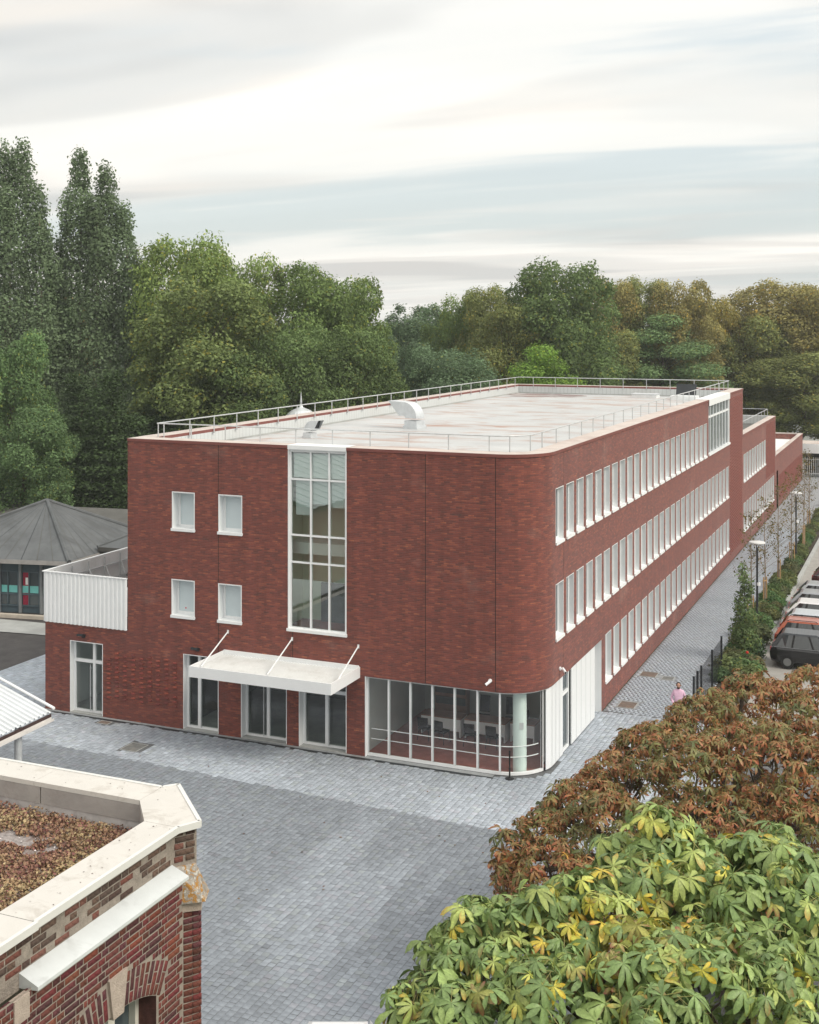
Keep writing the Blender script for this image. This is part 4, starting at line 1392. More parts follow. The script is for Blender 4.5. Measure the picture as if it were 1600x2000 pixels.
# ------------------------------------------------------------------ hall across the yard (mirrored in the stair window)
hl = thing('school_hall', 'school hall with a ribbed zinc roof, seen only mirrored in the stair window', 'building', (-34, -42, 0))
mb = MB(); mb.box(-50, -22, -62, -24, 0, 5.2); mb.build('wall', M['brick_piece'], hl)
for sx_ in (0, 1):
    mb = MB()
    ys_ = np.linspace(-62.6, -23.4, 66)
    for i, (a, b) in enumerate(zip(ys_, ys_[1:])):
        x0, x1 = ((-50.6, -36), (-21.4, -36))[sx_]
        h_ = .05 if i % 2 else 0.0
        mb.face([(x0, a, 5.2 + h_), (x0, b, 5.2 + h_), (x1, b, 9.6 + h_), (x1, a, 9.6 + h_)])
        mb.face([(x0, b, 5.2), (x1, b, 9.6), (x1, b, 9.65), (x0, b, 5.25)])
    mb.build('roof', M['zinc'], hl)


# ------------------------------------------------------------------ old brick building, lower left
old = thing('old_brick_building', 'old red brick building with a planted flat roof and pale parapet coping', 'building', (5.5, -33, 0))
XW = 5.5
M['mortar'] = plain('old_mortar', (0.285, 0.245, 0.21), 0.95, 0.16, 9, bump=0.7, bscale=50, dirt=(0.30, 0.265, 0.22), dscale=3)
M['limewash'] = plain('old_limewash', (0.27, 0.235, 0.20), 0.95, 0.22, 12, bump=0.9, bscale=45, dirt=(0.235, 0.21, 0.18), dscale=4)
M['cop'] = plain('parapet_coping', (0.56, 0.54, 0.505), 0.55, 0.05, 3, dirt=(0.40, 0.37, 0.33), dscale=3)
M['cop_edge'] = plain('parapet_coping_edge', (0.62, 0.62, 0.60), 0.5, 0.04, 3)
M['stone'] = plain('dressed_stone', (0.40, 0.335, 0.285), 0.9, 0.14, 14, bump=0.6, bscale=60)
M['board'] = plain('parapet_board', (0.33, 0.31, 0.295), 0.8, 0.15, 2.0, bump=0.3, bscale=8, dirt=(0.24, 0.215, 0.20), dscale=2.5)


def lichen():
    m, g = newmat('lichen_stone')
    P = g.n('ShaderNodeTexCoord').outputs['Object']
    base = g.ramp(g.noise(P, 9, 5, 0.65), [(0.3, (0.20, 0.185, 0.165)), (0.7, (0.40, 0.37, 0.33))])
    l1 = g.ramp(g.noise(P, 11, 6, 0.6, 1.2), [(0.49, 0.0), (0.56, 0.9)])
    l2 = g.ramp(g.noise(P, 26, 4, 0.6), [(0.55, 0.0), (0.62, 1.0)])
    c = g.mix(l1, base, (0.36, 0.17, 0.02))
    c = g.mix(g.math('MULTIPLY', l2, 0.8), c, (0.52, 0.50, 0.45))
    b = pbsdf(g, Base_Color=c, Roughness=0.95)
    g.put(b.inputs['Normal'], g.n('ShaderNodeBump', {'Height': g.noise(P, 40, 5, 0.65), 'Strength': 0.7, 'Distance': 0.02}).outputs[0])
    finish(g, b.outputs[0])
    return m


M['lichen'] = lichen()
M['ledge'] = plain('ledge_metal', (0.57, 0.60, 0.605), 0.4, 0.06, 2.5, dirt=(0.46, 0.48, 0.48), dscale=3)
# arched window opening in the side wall
AYC, AHW, AZS, AZC, ARN = -32.13, 0.68, 9.32, 9.49, 0.335      # centre, half width, springing, crown, ring depth
rise = AZC - AZS
ARAD = (AHW ** 2 + rise ** 2) / (2 * rise); ACZ = AZC - ARAD
a_half = math.asin(AHW / ARAD)


def arch_z(y):
    dy = abs(y - AYC)
    return ACZ + math.sqrt(max(0, ARAD ** 2 - dy ** 2)) if dy < AHW else AZS


def in_arch(y0, y1, z0, z1):
    """0 clear, 1 touching the ring or opening"""
    for y in (y0, (y0 + y1) / 2, y1):
        for z in (z0, z1):
            r = math.hypot(y - AYC, z - ACZ); ang = abs(math.atan2(y - AYC, z - ACZ))
            if abs(y - AYC) < AHW and z < arch_z(y):
                return True
            if ang < a_half * 1.10 and ARAD < r < ARAD + ARN - 0.012:
                return True
    return False


mw = MB()
# mortar backing, cut round the opening
Yb = sorted(set([-37.0, -30.95] + list(np.linspace(AYC - AHW, AYC + AHW, 15))))
for a, b in zip(Yb, Yb[1:]):
    ym = (a + b) / 2
    if abs(ym - AYC) < AHW:
        mw.face([(XW, a, arch_z(a)), (XW, b, arch_z(b)), (XW, b, 10.36), (XW, a, 10.36)])
    else:
        mw.face([(XW, a, 0.0), (XW, b, 0.0), (XW, b, 10.36), (XW, a, 10.36)])
owall = mw.build('wall', M['mortar'], old)
mb = MB()
for a, b in zip(Yb, Yb[1:]):
    if abs((a + b) / 2 - AYC) < AHW:
        mb.face([(XW, a, arch_z(a)), (XW, b, arch_z(b)), (XW - .34, b, arch_z(b)), (XW - .34, a, arch_z(a))])
for y in (AYC - AHW, AYC + AHW):
    mb.face([(XW, y, 6.0), (XW - .34, y, 6.0), (XW - .34, y, AZS), (XW, y, AZS)])
mb.build('window_reveal', plain('old_reveal', (0.085, 0.034, 0.029), 0.85, 0.3, 12, bump=0.5), old)
mb = MB(); mb.face([(5.36, -37, 10.3), (5.36, -30.95, 10.3), (5.36, -30.95, 10.82), (5.36, -37, 10.82)])
mb.build('parapet_wall', M['limewash'], old)
mb = MB()
for p in ([(-6, -30.08), (4.62, -30.08), (4.62, -30.09), (-6, -30.09)],):
    mb.face([(-6, -30.08, 0), (4.62, -30.08, 0), (4.62, -30.08, 10.82), (-6, -30.08, 10.82)])
mb.build('north_wall', M['limewash'], old)

BR = [(0.125, 0.038, 0.034), (0.105, 0.036, 0.033), (0.145, 0.044, 0.037), (0.080, 0.034, 0.031), (0.115, 0.042, 0.037), (0.165, 0.054, 0.042)]


def brick_proto(L, Hh, c, T=0.05, proud=0.006):
    """front face at +X, chamfered arrises, centred in y and z"""
    a, b, e = L / 2, Hh / 2, 0.006
    j = lambda: random.uniform(-.0025, .0025)
    V = [(-T, -a, -b), (-T, a, -b), (-T, a, b), (-T, -a, b)]
    V += [(proud - e, -a + j(), -b + j()), (proud - e, a + j(), -b + j()), (proud - e, a + j(), b + j()), (proud - e, -a + j(), b + j())]
    V += [(proud + j(), -a + e, -b + e), (proud + j(), a - e, -b + e), (proud + j(), a - e, b - e), (proud + j(), -a + e, b - e)]
    F = [(8, 9, 10, 11)] + [(4 + k, 4 + (k + 1) % 4, 8 + (k + 1) % 4, 8 + k) for k in range(4)] + [(k, (k + 1) % 4, 4 + (k + 1) % 4, 4 + k) for k in range(4)]
    return npmesh('brick', np.array(V), np.array(F), M['oldbrick'], np.repeat(np.array([c]), 12, 0))


ST, HD, CO = 0.212, 0.101, 0.0705
pro = {}
for kx, L in (('s', ST), ('h', HD), ('c', 0.047)):
    pro[kx] = [brick_proto(L, 0.058, tuple(x * random.uniform(.85, 1.15) for x in c)) for c in BR for _ in range(2)]
    pro[kx + 'w'] = [brick_proto(L, 0.058, c) for c in ((.115, .075, .058), (.145, .058, .045), (.085, .06, .05), (.16, .075, .06), (.07, .045, .038))]
bricks = []
row = 0
z = 10.31
while z > 8.15:
    y = -30.97 - (0.0 if row % 2 else 0.055)
    k = row % 2
    while y > -36.4:
        L = ST if (k % 2 == 0) else HD
        if not in_arch(y - L, y, z - .03, z + .03):
            bricks.append(('s' if L == ST else 'h', (XW, y - L / 2, z), 0.0))
        else:
            # close up to the arch with cut pieces where they fit
            for c_ in range(int(L / 0.052)):
                yy = y - c_ * 0.054
                if not in_arch(yy - .048, yy, z - .024, z + .024):
                    bricks.append(('c', (XW, yy - .024, z), 0.0))
            y -= L + 0.0115; k += 1
            continue
            if L == ST and not in_arch(y - HD, y, z - .03, z + .03):
                bricks.append(('h', (XW, y - HD / 2, z), 0.0))
            elif L == ST and not in_arch(y - ST, y - ST + HD, z - .03, z + .03):
                bricks.append(('h', (XW, y - ST + HD / 2, z), 0.0))
        y -= L + 0.0115
        k += 1
    z -= CO; row += 1
# weathered parapet courses, partly smeared over with mortar
z = 10.775; row = 0
while z > 10.47:
    y = -30.99 - (0.08 if row % 2 else 0); k = row % 2
    while y > -36.4:
        L = ST if (k % 2 == 0) else HD
        if random.random() < (0.66 if y > -33.3 else 0.94):
            bricks.append(('sw' if L == ST else 'hw', (5.36, y - L / 2, z), 0.0))
        y -= L + 0.012; k += 1
    z -= CO; row += 1
# diagonal corner pier
p0, p1 = Vector((5.36, -30.95, 0)), Vector((5.525, -30.725, 0))
dv = (p1 - p0); PL = dv.length; dv.normalize()
rzp = math.atan2(dv.y, dv.x) - math.pi / 2
z = 10.775; row = 0
while z > 10.44:
    if row % 2:
        bricks.append(('sw', (*(p0 + dv * PL / 2)[:2], z), rzp))
    else:
        for t in (.27, .74):
            bricks.append(('hw', (*(p0 + dv * PL * t)[:2], z), rzp))
    z -= CO; row += 1
l0, l1 = Vector((5.5, -30.955, 0)), Vector((5.60, -30.80, 0))
z = 9.93; row = 0
while z > 8.15:
    m_ = l0 + dv * 0.10
    bricks.append(('s' if False else 'h', (*(l0 + dv * 0.055)[:2], z), rzp)); bricks.append(('h', (*(l0 + dv * 0.16)[:2], z), rzp))
    z -= CO; row += 1
mb = MB()
mb.prism([(5.355, -30.95), (5.52, -30.72), (4.74, -29.94), (4.60, -30.10)], 10.0, 10.80)
mb.prism([(5.3, -30.955), (5.498, -30.958), (5.60, -30.80), (4.74, -29.98), (4.60, -30.10)], 0.0, 10.0)
mb.build('corner_pier', M['mortar'], old)
# voussoirs either side of the keystone
nv = 22
KEY = 0.20
vous = []
for sgn in (-1, 1):
    a0, a1 = KEY / ARAD * 0.62, a_half * 1.10
    k = 9
    for i in range(k):
        ang = sgn * (a0 + (a1 - a0) * (i + .5) / k)
        segs = [(ST, ARAD + .005 + ST / 2), (HD, ARAD + .005 + ST + .012 + HD / 2)]
        if i % 2:
            segs = [(HD, ARAD + .005 + HD / 2), (ST, ARAD + .005 + HD + .012 + ST / 2)]
        for L, r in segs:
            vous.append(('s' if L == ST else 'h', (XW, AYC + r * math.sin(ang), ACZ + r * math.cos(ang)), ang))
camp = np.array([12.96, -42.26, 16.3])


def vis(p):
    v = np.array(p) - camp
    d = -v[0] * math.sin(R(CAM_YAW)) + v[1] * math.cos(R(CAM_YAW)); r_ = v[0] * math.cos(R(CAM_YAW)) + v[1] * math.sin(R(CAM_YAW))
    x, y = 800 + 2420 * r_ / d, 632 - 2420 * v[2] / d
    return -15 < x < 1615 and y < 2015


n_obj = 0
for kx, p, a in vous:
    o = place('brick', random.choice(pro[kx]), old, at=(p[0] - 5.5, p[1] + 33, p[2]))
    o.rotation_euler = (R(90) - a, 0, 0)
    n_obj += 1
seen = [b for b in bricks if vis(b[1])]
unseen = [b for b in bricks if not vis(b[1])]
area = lambda b: (2 if b[0][0] == 's' else 1)
seen.sort(key=lambda b: -area(b) / np.linalg.norm(np.array(b[1]) - camp) ** 2)
lim = 298 - n_obj
for kx, p, a in seen[:lim]:
    place('brick', random.choice(pro[kx]), old, at=(p[0] - 5.5 + random.uniform(-.002, .002), p[1] + 33, p[2]), rz=a)
rV, rF, rC, off = [], [], [], 0
for kx, p, a in seen[lim:] + unseen:
    me = random.choice(pro[kx]); n_ = len(me.vertices)
    co = np.empty(n_ * 3, np.float32); me.vertices.foreach_get('co', co); co = co.reshape(-1, 3)
    c_, s_ = math.cos(a), math.sin(a)
    co = np.stack([co[:, 0] * c_ - co[:, 1] * s_, co[:, 0] * s_ + co[:, 1] * c_, co[:, 2]], 1) + np.array(p) + np.array([random.uniform(-.002, .002), 0, 0])
    cc = np.empty(n_ * 4, np.float32); me.attributes['Col'].data.foreach_get('color', cc)
    rV.append(co); rC.append(cc.reshape(-1, 4)[:, :3]); rF.append(np.array([tuple(pl.vertices) for pl in me.polygons]) + off); off += n_
kind(place('bricks', npmesh('bricks', np.concatenate(rV), np.concatenate(rF), M['oldbrick'], np.concatenate(rC)), old), 'stuff')
# keystone, stones, window
mb = MB()
ka0, ka1 = 0.085, 0.15
r0, r1 = ARAD - .03, ARAD + ARN + .05
P = [(AYC - ka0 * 1.0, ACZ + r0), (AYC + ka0 * 1.0, ACZ + r0), (AYC + ka1, ACZ + r1), (AYC - ka1, ACZ + r1)]
mb.face([(XW + .03, *p) for p in P])
for k in range(4):
    a, b = P[k], P[(k + 1) % 4]
    mb.face([(XW - .05, *a), (XW - .05, *b), (XW + .03, *b), (XW + .03, *a)])
mb.build('keystone', M['stone'], old)
for y0, y1, z0, z1 in ((-31.42, -30.97, 8.35, 8.78), (-33.62, -33.42, 10.12, 10.34), (-34.3, -34.0, 10.0, 10.28)):
    mb = MB(); mb.box(XW - .05, XW + .018, y0, y1, z0, z1); mb.build('stone_block', M['stone'], old)
wn = MB(); wn.face([(XW - .30, AYC - AHW, 6), (XW - .30, AYC + AHW, 6), (XW - .30, AYC + AHW, 9.7), (XW - .30, AYC - AHW, 9.7)])
wnd = wn.build('window', M['glass_dark'], old)
mb = MB()
for y0, y1 in ((AYC - AHW, AYC - AHW + .07), (AYC + .16, AYC + .27), (AYC + AHW - .06, AYC + AHW)):
    mb.box(XW - .30, XW - .22, y0, y1, 6, 9.56)
mb.build('frame', plain('old_window_paint', (0.60, 0.58, 0.52), 0.6), wnd)
# sloped white flashing ledges
for ya, yb in ((-33.38, -30.955), (-36.6, -33.98)):
    mb = MB()
    a, b, c, d = (5.362, yb, 10.455), (5.362, ya, 10.455), (5.575, ya, 10.372), (5.575, yb, 10.372)
    mb.face([a, b, c, d]); mb.face([d, c, (5.575, ya, 10.338), (5.575, yb, 10.338)]); mb.face([(5.575, yb, 10.338), (5.575, ya, 10.338), (5.5, ya, 10.33), (5.5, yb, 10.33)])
    mb.face([b, (5.362, ya, 10.32), (5.575, ya, 10.338), c]); mb.face([a, d, (5.575, yb, 10.338), (5.362, yb, 10.32)])
    mb.build('ledge_flashing', M['ledge'], old)
mb = MB()
top = [(5.35, -30.97, 10.42), (5.53, -30.75, 10.42), (5.2, -30.6, 10.42)]
bot = [(5.42, -31.04, 10.06), (5.73, -30.87, 10.09), (5.62, -30.62, 10.09), (5.2, -30.6, 10.06)]
mb.face([top[0], bot[0], bot[1], top[1]]); mb.face([top[1], bot[1], bot[2]]); mb.face([top[1], bot[2], top[2]]); mb.face([top[2], bot[2], bot[3]]); mb.face([bot[3], bot[2], bot[1], bot[0]])
mb.face([top[2], bot[3], bot[0], top[0]]); mb.face(top)
mb.build('corner_stone', M['lichen'], old)
mb = MB(); mb.prism([(5.45, -31.0), (5.66, -30.84), (5.56, -30.66), (5.3, -30.7)], 9.97, 10.065); mb.build('corbel', M['stone'], old)
# coping
zc = 10.87
for nm, poly in (('coping_slab', [(5.0, -33.24), (5.43, -33.24), (5.43, -30.955), (5.0, -30.955)]), ('coping_slab', [(4.98, -37), (5.45, -37), (5.45, -33.25), (4.98, -33.25)]),
                 ('coping_slab', [(-6, -30.48), (1.2, -30.48), (1.2, -30.04), (-6, -30.04)]), ('coping_slab', [(1.205, -30.48), (3.1, -30.48), (3.1, -30.04), (1.205, -30.04)]), ('coping_slab', [(3.105, -30.48), (4.6, -30.48), (4.6, -30.04), (3.105, -30.04)]),
                 ('coping_slab', [(4.61, -30.04), (4.605, -30.48), (5.0, -30.95), (5.43, -30.95), (5.56, -30.72), (4.74, -29.90)][::-1])):
    mb = MB(); mb.prism(poly, zc - .055, zc); mb.build(nm, M['cop'], old)
rim = [[(-6, -30.04), (4.61, -30.04)], [(4.61, -30.04), (4.74, -29.90)], [(4.74, -29.90), (5.56, -30.72)], [(5.56, -30.72), (5.43, -30.95)], [(5.43, -30.95), (5.43, -33.24)], [(5.45, -33.25), (5.45, -37)]]
for a, b in rim:
    a, b = Vector((*a, 0)), Vector((*b, 0)); d_ = (b - a); L = d_.length
    mb = MB(); mb.cbox(((a.x + b.x) / 2, (a.y + b.y) / 2, zc - .026), (L / 2 + .004, .022, .036), math.atan2(d_.y, d_.x)); mb.build('coping_edge', M['cop_edge'], old)
# inside of the parapet, planted roof
for x0, x1 in ((-6, 1.28), (1.29, 3.2), (3.21, 4.615)):
    mb = MB(); mb.face([(x0, -30.485, 10.62), (x1, -30.485, 10.62), (x1, -30.485, zc - .055), (x0, -30.485, zc - .055)]); mb.build('parapet_board', M['board'], old)
mb = MB(); mb.face([(4.615, -30.485, 10.5), (5.0, -30.95, 10.5), (5.0, -30.95, zc - .055), (4.615, -30.485, zc - .055)]); mb.build('parapet_board', M['board'], old)
mb = MB(); mb.face([(-6, -30.47, 10.45), (4.62, -30.47, 10.45), (4.62, -30.47, 10.62), (-6, -30.47, 10.62)]); mb.build('parapet_upstand', plain('upstand_pale', (0.50, 0.48, 0.47), 0.85, 0.2, 4, dirt=(0.36, 0.33, 0.32), dscale=4), old)
mb = MB(); mb.face([(-6, -41, 10.49), (5.0, -41, 10.49), (5.0, -30.94, 10.49), (4.62, -30.47, 10.49), (-6, -30.47, 10.49)])
mb.build('roof_substrate', plain('roof_substrate', (0.30, 0.27, 0.26), 0.95, 0.4, 22, bump=0.9, bscale=60, dirt=(0.13, 0.075, 0.055), dscale=2.5), old)
n = 90000
sx = rng.uniform(1.2, 5.0, n); sy = rng.uniform(-35.2, -30.5, n)
dens = vnoise(sx * 1.6 + 5, sy * 1.6 + 90, 21) * .6 + vnoise(sx * 5 + 5, sy * 5 + 190, 22) * .4
bare = np.clip((3.3 - sx) * .45 + (-31.9 - sy) * .30, 0, 1)
ok = (dens > 0.28 + 0.36 * bare) & (sx + sy < 4.62 - 30.47 + (sx < 4.62) * 9 + 0.3) & ((sx < 4.58) | (sy < -30.5 - (sx - 4.6) * 1.2))
sx, sy, dens = sx[ok], sy[ok], dens[ok]; n = len(sx)
hgt = 10.49 + rng.random(n) ** 1.5 * (0.02 + 0.09 * np.clip(dens - .3, 0, 1) + 0.05 * (sy > -31.2))
mixv = vnoise(sx * 2.2 + 50, sy * 2.2 + 60, 31) + rng.normal(0, .18, n) + 0.25 * (sx - 3.5) * .3
pal = np.array([(.24, .13, .095), (.30, .19, .125), (.31, .215, .125), (.37, .29, .165), (.22, .10, .09)])
idx = np.clip((mixv * 4).astype(int), 0, 3); idx[rng.random(n) < .15] = 4
cc = pal[idx] * rng.uniform(.7, 1.4, (n, 1))
tv = np.array([(-.5, -.5, 0), (.5, -.5, .25), (.5, .5, 0), (-.5, .5, .25)]); tf = np.array([(0, 1, 2, 3)])
Ms = rotmats(np.stack([rng.normal(0, .8, n), rng.normal(0, .8, n), np.ones(n)], 1), rng.uniform(0, 6.28, n)) * rng.uniform(.012, .030, (n, 1, 1))
V, F, C = scatter(tv, tf, Ms, np.stack([sx, sy, hgt], 1), icol=cc)
o = place('sedum', npmesh('sedum', V, F, colattr('sedum_leaf', 0.8, 0.2, transl=0.15), C)); kind(o, 'stuff')
o['label'] = 'rusty brown and olive sedum planting on the flat roof'; o['category'] = 'sedum'
n = 9000
sx = rng.uniform(1.2, 4.9, n); sy = rng.uniform(-35.2, -30.6, n)
ok = (rng.random(n) < np.clip((3.6 - sx) * .5 + (-31.6 - sy) * .35, .05, 1)) & ((sx < 4.58) | (sy < -30.6 - (sx - 4.6) * 1.2))
sx, sy = sx[ok], sy[ok]; n = len(sx)
tv = np.array([(1, 0, 0), (-1, 0, 0), (0, 1, 0), (0, -1, 0), (0, 0, .8), (0, 0, -.8)]) * .5
tf = np.array([(0, 2, 4), (2, 1, 4), (1, 3, 4), (3, 0, 4)])
Ms = rotmats(np.stack([rng.normal(0, .3, n), rng.normal(0, .3, n), np.ones(n)], 1), rng.uniform(0, 6.28, n)) * rng.uniform(.018, .034, (n, 1, 1))
V, F, C = scatter(tv, tf, Ms, np.stack([sx, sy, np.full(n, 10.497)], 1), icol=np.array([(.55, .50, .49)]) * rng.uniform(.6, 1.25, (n, 1)))
o = place('gravel', npmesh('gravel', V, F, colattr('pebble', 0.85, 0.2), C)); kind(o, 'stuff')
o['label'] = 'pale gravel showing between the roof planting'; o['category'] = 'gravel'
n = 60
side = rng.random(n) < .55
sx = np.where(side, rng.uniform(5.03, 5.4, n), rng.uniform(1.8, 4.9, n)); sy = np.where(side, rng.uniform(-34, -31, n), rng.uniform(-30.45, -30.08, n))
Ms = rotmats(np.stack([rng.normal(0, .2, n), rng.normal(0, .2, n), np.ones(n)], 1), rng.uniform(0, 6.28, n)) * rng.uniform(.008, .028, (n, 1, 1))
V, F, C = scatter(lt_, lf, Ms, np.stack([sx, sy, np.full(n, zc + .004)], 1), icol=np.array([(.08, .045, .035)]) * rng.uniform(.5, 1.6, (n, 1)))
o = place('debris', npmesh('debris', V, F, M['chestnut'], C)); kind(o, 'stuff')
o['label'] = 'dark leaf scraps lying on the pale coping'; o['category'] = 'leaves'


# ------------------------------------------------------------------ path side: lamps, fence, gate, cars, person
def street_lamp(x, y, h, l):
    t = thing('street_lamp', l, 'street lamp', (x, y, 0), group='lamps along the path')
    mb = MB(); mb.lathe([(.09, 0), (.09, .5), (.06, .55), (.05, h - .25)], n=12); mb.build('pole', M['dark'], t, at=(0, 0, 0), smooth=False)
    mb = MB()
    for k in range(3):
        a = 2 * math.pi * k / 3; mb.tube((.03 * math.cos(a), .03 * math.sin(a), h - .27), (.16 * math.cos(a), .16 * math.sin(a), h - .02), .012, n=5)
    mb.build('arm', M['dark'], t, at=(0, 0, 0))
    mb = MB(); mb.lathe([(0, h - .03), (.40, h - .03), (.42, h), (.40, h + .05), (.15, h + .09), (0, h + .10)], n=24); mb.build('lamp_head', plain('lamp_head_grey', (0.62, 0.62, 0.62), 0.45) if 'lamp_head_grey' not in bpy.data.materials else bpy.data.materials['lamp_head_grey'], t, at=(0, 0, 0))
    mb = MB(); mb.lathe([(.055, 2.5), (.10, 2.5), (.10, 2.66), (.055, 2.66)], (.07, 0, 0), 8); mb.build('camera_box', M['white'], t, at=(0, 0, 0))


street_lamp(4.25, 25.0, 4.75, 'nearer black street lamp with a flat round head beside the path')
street_lamp(3.98, 47.3, 4.55, 'farther black street lamp with a flat round head beside the path')

fn = thing('mesh_fence', 'short dark wire mesh fence on square posts at the path edge', 'fence', (3.8, 12.5, 0))
py = [9.0, 9.85, 10.75, 13.5, 16.1]
for y in py:
    mb = MB(); mb.box(3.76, 3.84, y - .04, y + .04, 0, 1.85); mb.build('post', M['dark'], fn)
for a, b in zip(py, py[1:]):
    mb = MB()
    for y in np.arange(a + .08, b - .04, .055):
        mb.tube((3.8, y, .06), (3.8, y, 1.76), .0028, n=3, cap=False)
    for z in np.arange(.1, 1.8, .2):
        mb.tube((3.806, a + .04, z), (3.806, b - .04, z), .004, n=4, cap=False)
    kind(mb.build('mesh_panel', M['dark'], fn), 'stuff')

gt = thing('gate_shelter', 'white flat roofed gateway with barred white gate at the path end', 'gate', (1.5, 96, 0))
for nm, bx, mm in (('roof', (-0.6, 9, 95.2, 99, 2.55, 3.55), M['white']), ('roof_top', (-0.5, 8.9, 95.3, 98.9, 3.551, 3.57), M['coping_top']), ('post', (-0.55, -0.35, 95.3, 95.5, 0, 2.55), M['white']), ('post', (3.4, 3.6, 95.3, 95.5, 0, 2.55), M['white'])):
    mb = MB(); mb.box(*bx); mb.build(nm, mm, gt)
for x in np.arange(-0.2, 3.4, .22):
    mb = MB(); mb.tube((x, 96.0, .1), (x, 96.0, 2.05), .035, n=6); mb.build('bar', M['white'], gt)
for z in (.35, 1.85):
    mb = MB(); mb.tube((-.35, 96, z), (3.4, 96, z), .04, n=6); mb.build('rail', M['white'], gt)
mb = MB(); mb.box(-0.3, 8.5, 98.6, 98.8, 0, 2.5); mb.build('back_wall', M['dark'], gt)


# cars ---------------------------------------------------------------
M['tyre'] = M['black']
M['rim'] = plain('alloy_rim', (0.25, 0.26, 0.27), 0.3, 0.05, 3, metal=0.8)
M['carglass'] = plain('car_glass', (0.025, 0.032, 0.036), 0.04, 0.1, 1, spec=1.0)
M['taillight'] = plain('tail_light_red', (0.45, 0.012, 0.02), 0.2, 0.1, 4, spec=0.8)
M['headlight'] = plain('head_light', (0.6, 0.62, 0.64), 0.15, 0.05, 4, spec=0.9)


def paint(name, c, metal=0.3):
    m, g = newmat(name)
    b = pbsdf(g, Base_Color=g.ramp(g.noise(g.n('ShaderNodeTexCoord').outputs['Object'], 2, 3), [(.3, tuple(x * .94 for x in c)), (.7, c)]), Roughness=0.28, Metallic=metal)
    b.inputs['Coat Weight'].default_value = 0.5
    b.inputs['Coat Roughness'].default_value = 0.05
    finish(g, b.outputs[0])
    return m


